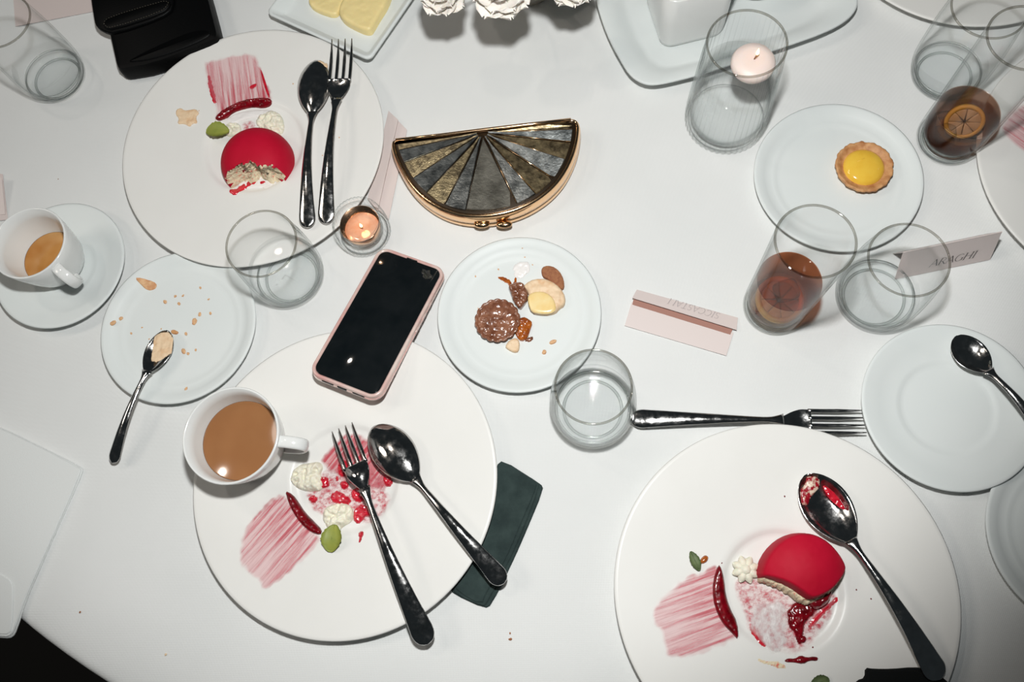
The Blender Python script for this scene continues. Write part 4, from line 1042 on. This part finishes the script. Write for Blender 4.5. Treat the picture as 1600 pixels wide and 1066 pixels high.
def cut_dome():
    z0 = .0066; ctr = at(1249, 890, .016); R = .0455; h = .034
    t = thing('glazed_dome_cake', 'half-eaten red glazed dome cake with broken lower edge, on bottom right plate', 'cake', (ctr.x, ctr.y, z0))
    px = [(1183, 903), (1187, 880), (1198, 860), (1214, 844), (1233, 834), (1252, 832), (1272, 835), (1292, 846), (1310, 865), (1322, 884), (1320, 896), (1303, 918), (1287, 930), (1268, 938), (1257, 937), (1243, 926), (1222, 913), (1200, 905)]
    W_ = [(p.x, p.y) for p in atl(px, z0+.012)]; org = np.array(chaikin(W_, 1)).mean(0)
    def zf(x, y):
        r2 = ((x+org[0]-ctr.x)**2+(y+org[1]-ctr.y)**2)/R**2
        return h*np.sqrt(np.clip(1-r2, .02, 1))-.006
    blob('glaze', W_, flat(z0), GLAZE, t, H=.006, h0=.0045, edge=.0035, zfun=zf, amp=.0002, ns=.01, res=.0008, off=.0004)
    px2 = [(1186, 902), (1200, 890), (1260, 890), (1318, 884), (1319, 897), (1304, 921), (1286, 936), (1266, 945), (1254, 943), (1240, 933), (1220, 920), (1198, 911), (1186, 908)]
    W2 = [(p.x, p.y) for p in atl(px2, z0+.008)]
    blob('sponge', W2, flat(z0), SPONGE, t, H=.014, h0=.004, edge=.006, amp=.002, ns=.003, res=.0008, rough_edge=.0008)
    return t, ctr
t, c = cut_dome()
W3 = [(p.x, p.y) for p in atl([(1264, 944), (1262, 936), (1284, 930), (1300, 920), (1300, 930), (1292, 946), (1276, 953), (1268, 951)], .012)]
blob('berry_filling', W3, flat(.0068), BERRY, t, H=.011, h0=.003, edge=.006, amp=.001, ns=.003, smooth=2)
BDC = c
o = blob('berry_filling', [(c.x+a, c.y+b) for a, b in ((.004, -.0150), (.016, -.0130), (.026, -.0120), (.026, -.0200), (.016, -.0260), (.006, -.0230))], flat(.0075), BERRY, t, H=.008, h0=.001, edge=.006, amp=.001, ns=.003, smooth=2)

# --- top left plate remains
zp = P_TL
food('sauce_smear', 'pale pink brushed streaks above the round red dome, top left plate', 'sauce', [(320, 99), (332, 96), (345, 93), (360, 87), (395, 84), (404, 92), (412, 112), (419, 132), (425, 150), (420, 158), (395, 160), (365, 168), (342, 186), (333, 186), (336, 168), (330, 155), (323, 135), (321, 115)], zp, SMEAR, H=.0003, edge=.001, off=.0002, res=.0009, upx=((360, 90), (368, 165)), smooth=1, rough_edge=.0016)
food('jam_ridge', 'glossy red jam ridge under the streaks, top left plate', 'sauce', [(334, 184), (342, 174), (358, 164), (376, 156), (396, 152), (415, 151), (424, 154), (422, 161), (408, 165), (394, 163), (378, 166), (362, 172), (350, 182), (340, 187)], zp, JAM, H=.0032, edge=.003, amp=.0005, ns=.003, res=.0007)
food('cream_streak', 'white cream band between red jam and red dome, top left plate', 'cream', [(336, 189), (352, 180), (370, 171), (394, 167), (420, 167), (424, 172), (412, 177), (390, 180), (368, 186), (352, 195), (340, 194)], zp, CREAMW, H=.0016, edge=.003, amp=.0003, res=.001)
food('cream_crumble', 'broken cream crumble left above the round red dome', 'cream', [(346, 200), (350, 190), (362, 187), (372, 190), (374, 200), (366, 208), (352, 210)], zp, CREAM, H=.0045, edge=.006, amp=.0022, ns=.0035, res=.0008)
food('cream_crumble', 'broken cream crumble right above the round red dome', 'cream', [(396, 186), (402, 176), (418, 169), (432, 171), (440, 182), (442, 198), (436, 208), (424, 206), (412, 198), (400, 194)], zp, CREAM, H=.0045, edge=.006, amp=.0024, ns=.0035, seed=3, res=.0008)
food('sauce_smear', 'pink smear right behind the round red dome', 'sauce', [(372, 186), (395, 182), (398, 200), (376, 204)], zp, FILM, H=.0003, edge=.001, off=.0003, upx=((380, 184), (383, 204)))
food('sauce_drip', 'red sauce drips in front of the bitten side of the red dome', 'sauce', [(363, 303), (360, 298), (372, 292), (384, 283), (400, 280), (416, 281), (418, 285), (398, 288), (385, 292), (376, 299), (368, 306)], zp, JAM_L, H=.0010, edge=.002, rough_edge=.0012, res=.0007, zpx=.008)
food('cream_smear', 'white cream smudge in front of the bitten red dome', 'cream', [(366, 283), (376, 275), (402, 272), (425, 276), (432, 284), (420, 292), (396, 294), (378, 293)], zp, CREAMW, H=.0009, edge=.004, rough_edge=.0012, amp=.0003, res=.0009, zpx=.008)
food('jam_fleck', 'small red jam fleck in the pale streaks, top left plate', 'sauce', [(388, 134), (396, 130), (401, 129), (399, 135), (391, 139)], zp, JAM_L, H=.0007, edge=.0015, res=.0006)
food('jam_fleck', 'thin red jam stroke at the right side of the pale streaks, top left plate', 'sauce', [(406, 108), (409, 110), (417, 135), (421, 150), (418, 151), (411, 132)], zp, JAM_L, H=.0006, edge=.001, res=.0006)
food('jam_fleck', 'dried red stroke at the left side of the pale streaks, top left plate', 'sauce', [(325, 120), (328, 119), (333, 140), (337, 158), (334, 160), (328, 148)], zp, JAM_L, H=.0003, edge=.002, res=.0006, rough_edge=.0008)
food('meringue_flake', 'cream flower-shaped wafer flake left of the pale streaks, top left plate', 'flake', [(276, 172), (283, 169), (288, 173), (297, 172), (306, 170), (311, 176), (305, 182), (308, 192), (300, 192), (296, 198), (288, 193), (277, 194), (280, 185), (275, 180)], zp, SHELL, H=.0014, h0=.0008, edge=.004, amp=.0004, res=.0007, smooth=1)

# --- bottom left plate remains
zp = P_BL
food('sauce_smear', 'wide pale pink brushed streaks at the lower left of the fork', 'sauce', [(441, 768), (450, 778), (462, 792), (478, 812), (500, 834), (498, 850), (476, 874), (450, 900), (430, 916), (412, 924), (404, 908), (388, 896), (377, 882), (373, 858), (382, 826), (398, 803), (420, 782)], zp, SMEAR, H=.0003, edge=.001, off=.0002, res=.0009, upx=((398, 902), (478, 806)), rough_edge=.0016)
food('jam_ridge', 'dark red curved jam ridge at upper edge of the wide pale streaks, bottom left plate', 'sauce', [(444, 766), (456, 772), (464, 784), (474, 800), (490, 816), (502, 828), (500, 837), (484, 832), (468, 818), (456, 800), (449, 784)], zp, JAM, H=.0035, edge=.003, amp=.0003, res=.0007)
food('sauce_smear', 'bright red brushed patch under the fork tines', 'sauce', [(497, 716), (515, 696), (532, 678), (552, 672), (580, 690), (598, 716), (610, 745), (600, 770), (560, 760), (520, 742), (504, 730)], zp, SMEAR_D, H=.0003, edge=.001, off=.0002, res=.0009, upx=((505, 730), (545, 680)), rough_edge=.0016)
food('sauce_film', 'pink mashed berry film across the middle of the bottom left plate', 'sauce', [(470, 768), (490, 745), (515, 730), (560, 722), (600, 750), (612, 790), (585, 818), (545, 815), (505, 812), (480, 790)], zp, FILM, H=.0003, edge=.002, off=.0003, res=.0009, upx=((480, 790), (600, 760)), rough_edge=.003)
food('cream_crumble', 'pale broken sponge crumble just right of the coffee cup handle', 'cream', [(452, 748), (456, 735), (468, 724), (482, 722), (496, 720), (503, 728), (497, 742), (505, 752), (500, 766), (486, 768), (470, 766), (458, 760)], zp, CREAM, H=.006, edge=.007, amp=.0028, ns=.004, seed=7, res=.0008)
food('cream_crumble', 'white cream crumble above the mint leaf, bottom left plate', 'cream', [(500, 806), (506, 792), (520, 786), (536, 784), (548, 792), (552, 806), (546, 816), (534, 822), (526, 832), (512, 832), (506, 820)], zp, CREAM, H=.005, edge=.006, amp=.0026, ns=.0035, seed=9, res=.0008)
for i, (poly, s) in enumerate([([(524, 728), (532, 716), (540, 722), (542, 738), (534, 744), (526, 740)], 1), ([(488, 752), (500, 742), (512, 748), (510, 760), (498, 764), (488, 760)], 2), ([(528, 752), (540, 752), (541, 760), (533, 764)], 3),
        ([(514, 772), (524, 766), (536, 772), (546, 780), (540, 790), (526, 788), (516, 782)], 4), ([(544, 766), (560, 760), (572, 772), (564, 784), (550, 782)], 5), ([(548, 800), (556, 790), (568, 788), (576, 796), (586, 802), (578, 808), (566, 806), (560, 818), (552, 816)], 6),
        ([(478, 778), (486, 772), (494, 778), (488, 786)], 7), ([(560, 832), (568, 832), (564, 842), (560, 848)], 8), ([(596, 740), (606, 742), (612, 752), (604, 762), (597, 752)], 9), ([(520, 746), (524, 742), (528, 748), (523, 752)], 10)]):
    o = food('berry_crumb', None, None, poly, zp, JAM_L, H=.0022, edge=.003, amp=.0009, ns=.0025, seed=i+2, rough_edge=.0008, res=.0007)
    tag(o, ['mashed red berry lump left beside the fork tines', 'mashed red berry lump beside the pale crumble', 'small mashed berry bit left of the fork neck', 'mashed red berry lump right above the cream crumble', 'mashed red berry lump beside the fork head',
            'star-shaped red berry blot below the fork head', 'small red berry bit at end of the dark jam ridge', 'lone red berry drop right of the mint leaf', 'red berry lump between fork head and spoon bowl', 'tiny red berry bit in the middle of bottom left plate'][i], 'berry', 'mashed berry bits on the bottom left plate')

# --- bottom right plate remains
zp = P_BR
food('sauce_smear', 'wide red brushed streaks at the left of the bottom right plate', 'sauce', [(1124, 882), (1100, 890), (1070, 903), (1045, 922), (1021, 946), (1018, 972), (1030, 985), (1034, 1008), (1046, 1030), (1080, 1027), (1120, 1014), (1154, 1000), (1150, 975), (1140, 950), (1130, 915)], zp, SMEAR, H=.0003, edge=.001, off=.0002, res=.0009, upx=((1028, 985), (1140, 945)), rough_edge=.0016)
food('jam_ridge', 'dark red crescent jam ridge at the right end of the wide streaks, bottom right plate', 'sauce', [(1123, 881), (1128, 888), (1133, 905), (1136, 930), (1143, 952), (1154, 972), (1155, 1002), (1144, 990), (1132, 978), (1122, 962), (1114, 937), (1114, 908)], zp, JAM, H=.0035, edge=.003, amp=.0002, res=.0007)
food('sauce_smear', 'pink film scraped in the well under the half-eaten dome', 'sauce', [(1143, 905), (1160, 895), (1185, 902), (1230, 930), (1260, 940), (1300, 925), (1312, 935), (1300, 965), (1275, 1000), (1250, 1025), (1222, 1020), (1200, 1010), (1172, 990), (1155, 955)], zp, FILM, H=.0003, edge=.002, off=.0002, res=.001, upx=((1160, 960), (1280, 930)), rough_edge=.003, zpx=.007)
food('cream_smear', 'white cream scrape in the well of the bottom right plate', 'cream', [(1170, 955), (1182, 938), (1215, 938), (1232, 950), (1226, 985), (1232, 1010), (1215, 1022), (1190, 1008), (1172, 985)], zp, SMEAR_W, H=.0003, edge=.006, rough_edge=.003, res=.001, off=.0006, zpx=.007, upx=((1200, 1010), (1200, 940)))
food('jam_blob', 'dark red jam tongue running down from the half-eaten dome', 'sauce', [(1246, 938), (1262, 945), (1282, 940), (1290, 932), (1286, 948), (1270, 962), (1258, 975), (1252, 1000), (1256, 1005), (1248, 1006), (1240, 985), (1233, 975), (1231, 955), (1236, 948)], zp, JAM, H=.0022, edge=.004, amp=.0006, ns=.003, rough_edge=.0015, res=.0007, zpx=.007)
food('jam_blob', 'dark red jam blob at the lower edge of the well, bottom right plate', 'sauce', [(1226, 1033), (1232, 1029), (1243, 1030), (1252, 1024), (1262, 1028), (1273, 1026), (1280, 1028), (1278, 1034), (1266, 1033), (1256, 1039), (1242, 1036), (1230, 1036)], zp, JAM, H=.0024, edge=.003, amp=.0003, res=.0007)
food('jam_blob', 'small dark red jam drop below the jam tongue, bottom right plate', 'sauce', [(1249, 996), (1256, 993), (1261, 997), (1259, 1004), (1254, 1006), (1249, 1002)], zp, JAM, H=.0022, edge=.002, res=.0006, zpx=.007)
food('jam_streak', 'thin red jam stroke at the right of the well, bottom right plate', 'sauce', [(1264, 978), (1282, 955), (1300, 940), (1309, 932), (1308, 940), (1290, 956), (1276, 972), (1268, 984)], zp, JAM_L, H=.0006, edge=.002, rough_edge=.001, res=.0007, zpx=.008)
food('jam_streak', 'thin red jam stroke at the left of the well, bottom right plate', 'sauce', [(1170, 972), (1178, 978), (1192, 995), (1197, 1008), (1190, 1010), (1180, 996), (1172, 984)], zp, JAM_L, H=.0008, edge=.002, rough_edge=.001, res=.0007, zpx=.007)
food('cream_streak', 'thin brownish cream trace along the lower edge of the well, bottom right plate', 'cream', [(1182, 1030), (1200, 1034), (1222, 1038), (1228, 1044), (1210, 1042), (1190, 1036)], zp, SPONGE, H=.0005, edge=.002, rough_edge=.001, res=.0007)
food('berry', 'small orange berry piece by the wilted leaf, bottom right plate', 'berry', [(1096, 872), (1102, 867), (1108, 870), (1106, 878), (1098, 882), (1092, 880)], zp, CARAMEL, H=.0035, edge=.004, res=.0007)
def rosette():
    c = at(1166, 890, .0135); c.z = zp(c.x, c.y)
    t = thing('cream_rosette', 'piped cream rosette touching the half-eaten red dome', 'cream', c)
    for k in range(8):
        a = 2*PI*k/8+.3; v = []; f = []; n = 8; m_ = 10
        for i in range(n+1):
            s = i/n; r = .0105*s; w = .0040*math.sin(PI*(.12+.86*s))**.6
            for j in range(m_):
                b = 2*PI*j/m_; v.append((.0015+r*1.05, w*math.cos(b), .0035+.0015*(1-s)+w*.8*math.sin(b)))
        for i in range(n):
            for j in range(m_): f.append((i*m_+j, i*m_+(j+1) % m_, (i+1)*m_+(j+1) % m_, (i+1)*m_+j))
        f.append(tuple(range(m_))); f.append(tuple(n*m_+j for j in reversed(range(m_))))
        o = mob('piped_lobe', v, f, CREAM, t); o.rotation_euler = (0, 0, a)
    v, f = lathe([(0, 0), (.006, 0), (.0058, .006), (.003, .0085), (0, .0095)], 16); mob('centre', v, f, CREAM, t)
rosette()

RESID = mat('sauce_and_cream_mix', (.30, .004, .014), .25, var=(.72, .56, .44), vscale=230, bmp=.8, bscale=500, thr=(.47, .58))
# sauce in the bottom-right spoon and crumbs in other spoons
def film_on(name, label, cat, px, z, m, H=.0012, **k):
    W_ = [(p.x, p.y) for p in atl(px, z)]; o = blob(name, W_, flat(z), m, H=H, edge=.003, res=.0008, amp=.0005, ns=.003, **k); return tag(o, label, cat)
film_on('spoon_residue', 'red sauce and cream left in tip of the bottom right spoon', 'sauce', [(1252, 764), (1257, 750), (1268, 746), (1282, 751), (1280, 758), (1270, 768), (1264, 782), (1257, 790), (1252, 778)], .0225, RESID, H=.0014, rough_edge=.0030)
film_on('spoon_residue', 'red sauce pool on the right side of bottom right spoon bowl', 'sauce', [(1284, 756), (1300, 766), (1314, 782), (1322, 796), (1316, 797), (1302, 786), (1290, 772)], .0235, JAM_L, H=.0008)
film_on('spoon_residue', 'cream and crumb residue in the bowl of the left teaspoon', 'cream', [(240, 545), (247, 528), (258, 520), (266, 528), (268, 546), (258, 552), (246, 566), (238, 562)], .0165, SHELL, H=.0008, rough_edge=.0060)
film_on('spoon_residue', 'tan crumbs stuck on the tip of the face-down top left spoon', 'crumb', [(482, 106), (487, 98), (498, 95), (508, 98), (512, 106), (504, 104), (494, 102), (486, 108)], .0205, SHELL, H=.0012, rough_edge=.0012)

# --- right edge plate streaks
food('sauce_smear', 'pale red streaks on the plate cut by the right edge', 'sauce', [(1560, 200), (1575, 180), (1600, 160), (1660, 150), (1660, 240), (1620, 250), (1590, 232), (1566, 212)], P_RE, SMEAR, H=.0003, edge=.001, off=.0002, res=.001, upx=((1566, 190), (1650, 240)))

# --- middle small plate
zp = P_C
def scalloped(label, c_px, R, h, z0, m):
    c = at(*c_px, z0+h); c.z = z0; t = thing('chocolate_tartlet', label, 'tart', c)
    n = 18; pts = []
    for k in range(n*8):
        a = 2*PI*k/(n*8); r = R*(1+.055*abs(math.sin(a*n/2))-.02); pts.append((r*math.cos(a), r*math.sin(a)))
    v, f = layered(pts, [(.003, 0), (.0008, h*.5), (0, h*.85), (.0006, h), (.0022, h*1.0), (.0034, h*.80)]); mob('shell', v, f, m, t)
    o = blob('filling', [(c.x+x*.86, c.y+y*.86) for x, y in pts[::4]], flat(z0+h*.70), CHOC, t, H=.0022, h0=.001, edge=.004, amp=.0007, ns=.0035, smooth=0)
    return t
scalloped('round scalloped chocolate tartlet on the middle plate', (777, 500), .0228, .0075, .0058, CHOC)
food('chocolate_chunk', 'broken chocolate tart chunk touching the cream tart half, middle plate', 'chocolate', [(793, 446), (806, 441), (816, 440), (824, 452), (825, 466), (818, 476), (812, 483), (802, 472), (798, 458)], zp, CHOC, H=.010, h0=.006, edge=.004, amp=.0012, ns=.003, res=.0008)
t_ = thing('cream_tartlet', 'half-eaten pale tartlet with yellow filling on middle plate', 'tart', (*at(850, 462, .012).xy, .0058))
def sub(name, px, m, z, **k):
    return blob(name, [(p.x, p.y) for p in atl(px, z)], flat(k.pop('z0')), m, t_, **k)
sub('pastry_half', [(816, 448), (826, 438), (843, 434), (860, 437), (876, 449), (884, 464), (882, 476), (874, 480), (868, 488), (850, 491), (830, 487), (825, 470), (826, 456)], SHELL, .013, z0=.0058, H=.0085, h0=.005, edge=.004, amp=.0006, ns=.004)
sub('filling', [(824, 462), (832, 456), (846, 454), (860, 460), (868, 472), (869, 484), (860, 490), (844, 490), (830, 487), (825, 474)], PALE, .016, z0=.0138, H=.0022, h0=.0004, edge=.004)
food('cocoa_biscuit', 'half round cocoa biscuit behind the pale tartlet, middle plate', 'biscuit', [(845, 420), (850, 414), (862, 414), (874, 422), (881, 435), (882, 448), (876, 452), (866, 444), (854, 434), (847, 430)], zp, COCOA, H=.006, h0=.004, edge=.003, amp=.0003, res=.0008)
food('caramel_piece', 'glossy orange caramel piece beside the scalloped chocolate tartlet', 'caramel', [(806, 500), (816, 492), (826, 496), (832, 502), (828, 514), (824, 526), (814, 532), (806, 524), (803, 512)], zp, CARAMEL, H=.0045, h0=.002, edge=.004, amp=.001, ns=.003, res=.0008)
food('pastry_crumb', 'pale triangular pastry fragment below the scalloped chocolate tartlet', 'crumb', [(788, 540), (796, 529), (806, 526), (812, 532), (810, 548), (802, 549), (794, 545)], zp, SHELL, H=.005, h0=.003, edge=.003, amp=.0004, res=.0008)
food('pastry_crumb', 'lone oval crumb on the middle plate, right of the caramel', 'crumb', [(857, 533), (862, 528), (870, 528), (868, 533), (860, 536)], zp, CRUMB, H=.002, h0=.001, edge=.002, res=.0007)
food('pastry_crumb', 'lone crumb on the middle plate nearest the middle water tumbler', 'crumb', [(846, 548), (849, 543), (854, 546), (852, 551), (847, 551)], zp, CRUMB, H=.002, h0=.001, edge=.002, res=.0007)
food('sauce_drip', 'thin brown chocolate trail above the chocolate chunk', 'sauce', [(775, 430), (788, 429), (796, 436), (800, 443), (803, 434), (804, 430), (806, 432), (804, 446), (798, 446), (790, 437)], zp, CARAMEL, H=.0006, edge=.0015, res=.0006, rough_edge=.0006)
food('cream_smear', 'faint white sugar smudge at top of the middle plate remains', 'cream', [(798, 412), (812, 406), (826, 408), (828, 420), (816, 432), (804, 430)], zp, CREAMW, H=.0008, edge=.004, amp=.0005, ns=.002, rough_edge=.002, res=.0008)
food('chocolate_crumb', 'dark chocolate crumb cluster at the tip of the caramel piece', 'crumb', [(820, 528), (828, 523), (832, 526), (830, 530), (824, 532)], zp, CHOC, H=.002, h0=.001, edge=.002, rough_edge=.0008, res=.0006)

# --- egg tart
def egg_tart():
    c = at(1350, 261, .014); z0 = .0058; c.z = z0
    t = thing('custard_tartlet', 'whole round custard tartlet with shiny yellow centre, alone on upper right plate', 'tart', c)
    n = 96; R = .0288; h = .010
    rows = []
    prof = [(.80, 0, 0), (.90, .003, .3), (.985, .0075, 1), (1.0, h, 1), (.96, h+.0008, .8), (.88, h-.0002, .4), (.80, h-.002, .2), (.70, h-.003, 0), (.0, h-.003, 0)]
    V = []; F = []
    for r, z, k in prof:
        row = []
        for i in range(n):
            a = 2*PI*i/n; q = 1+k*(.016*math.sin(a*13)+.012*math.sin(a*29+1)+.014*math.sin(a*3)); row.append(len(V))
            V.append((R*r*q*math.cos(a), R*r*q*math.sin(a), z+k*.0005*math.sin(a*17)))
        rows.append(row)
    for a_, b_ in zip(rows, rows[1:]):
        for i in range(n): j = (i+1) % n; F.append((a_[i], a_[j], b_[j], b_[i]))
    mob('crust', V, F, CRUST, t)
    v, f = lathe([(.0205, h-.0032), (.0200, h-.0012), (.0170, h+.0010), (.010, h+.0026), (.004, h+.0031), (0, h+.0032)], 64); mob('custard', v, f, CUSTARD, t)
    m = MB()
    v, f = tube([(-.008, .004, h+.0025), (-.002, .0065, h+.0024), (.005, .0095, h+.0015)], [.0003, .0010, .0003], 8); mob('crease', v, f, CUSTARD, t)
egg_tart()

# --- crumbs: one thing each
def crumb(px, s, z, label, group, seed, m=CRUMB, flatk=.45):
    rr = random.Random(seed); c = at(*px, z); V = []; F = []
    ring = 7
    for k, (r, h) in enumerate(((.85, 0), (1.0, .35), (.65, .9))):
        for i in range(ring):
            a = 2*PI*i/ring; q = r*(1+rr.uniform(-.25, .25)); V.append((s*q*math.cos(a), s*q*math.sin(a)*.75, s*flatk*h*rr.uniform(.8, 1.2)))
    V.append((0, 0, s*flatk))
    for k in range(2):
        for i in range(ring): j = (i+1) % ring; F.append((k*ring+i, k*ring+j, (k+1)*ring+j, (k+1)*ring+i))
    for i in range(ring): F.append((2*ring+i, 2*ring+(i+1) % ring, 3*ring))
    F.append(tuple(reversed(range(ring))))
    o = mob('crumb', V, F, m, None, False, None, c); o.rotation_euler = (0, 0, rr.uniform(0, 6)); tag(o, label, 'crumb', group)
GC = 'pastry crumbs on the left plate'
food('pastry_flake', 'largest pastry flake near the top of the left crumb plate', 'crumb', [(210, 434), (219, 433), (236, 437), (241, 442), (237, 449), (226, 451), (218, 444)], P_L, CRUMB, H=.0012, h0=.0006, edge=.003, amp=.0003, res=.0007)
food('pastry_flake', 'reddish flake touching the tip of the left teaspoon', 'crumb', [(262, 514), (267, 512), (275, 516), (272, 520), (264, 519)], P_L, CRUST, H=.0015, h0=.0008, edge=.002, res=.0006)
for i, (x, y, s) in enumerate([(258, 472, 4), (274, 463, 3), (280, 475, 3.5), (177, 505, 5.5), (189, 498, 4), (205, 521, 2.5), (304, 503, 6), (312, 492, 4), (329, 490, 3.5), (287, 549, 5.5), (294, 553, 3), (291, 522, 3.5), (326, 468, 2.5), (286, 462, 2.5), (291, 608, 3.5), (306, 547, 2.5), (222, 512, 1.8), (313, 450, 2.5), (233, 530, 1.6), (252, 514, 1.6)]):
    crumb((x, y), s*.00062, P_L(*at(x, y, .008).xy)+.0001, 'tiny pastry crumb scattered on the left plate', GC, i)
for i, (x, y, s, lab) in enumerate([(797, 990, 1.6, 'tiny dark speck on the cloth, upper of two near the bottom'), (797, 999, 2.6, 'small reddish crumb on cloth below the dark green napkin'), (125, 957, 1.8, 'tiny dark speck on the cloth right of the white napkin'), (259, 1023, 2.2, 'tiny yellowish crumb on the cloth at the bottom left'), (91, 280, 1.2, 'tiny grey speck on the cloth above the tea saucer')]):
    crumb((x, y), s*.00062, 0.0, lab, 'specks on the tablecloth', 50+i, COCOA if i != 3 else SHELL)
for i, (x, y, s) in enumerate([(743, 432, 1.8), (779, 421, 1.8), (816, 388, 1.2), (820, 402, 1.4), (832, 414, 1.4), (747, 482, 1.2)]):
    crumb((x, y), s*.00062, P_C(*at(x, y, .008).xy)+.0001, 'tiny crumb on the middle plate around the tart remains', 'specks on the middle plate', 70+i, CRUMB)
for i, (x, y, s) in enumerate([(1226, 776, 1.5), (1338, 922, 1.4), (1361, 936, 1.4), (1128, 880, 1.3), (1270, 1012, 1.6)]):
    crumb((x, y), s*.00062, P_BR(*at(x, y, .012).xy)+.0001, 'tiny dark speck on the bottom right plate', 'specks on the bottom right plate', 80+i, BERRY)
for i, (x, y, s) in enumerate([(458, 131, 1.5), (504, 243, 1.3), (530, 215, 1.5), (311, 173, 1.2)]):
    crumb((x, y), s*.00062, P_TL(*at(x, y, .012).xy)+.0001, 'tiny brown speck on the top left plate', 'specks on the top left plate', 90+i, CRUMB)
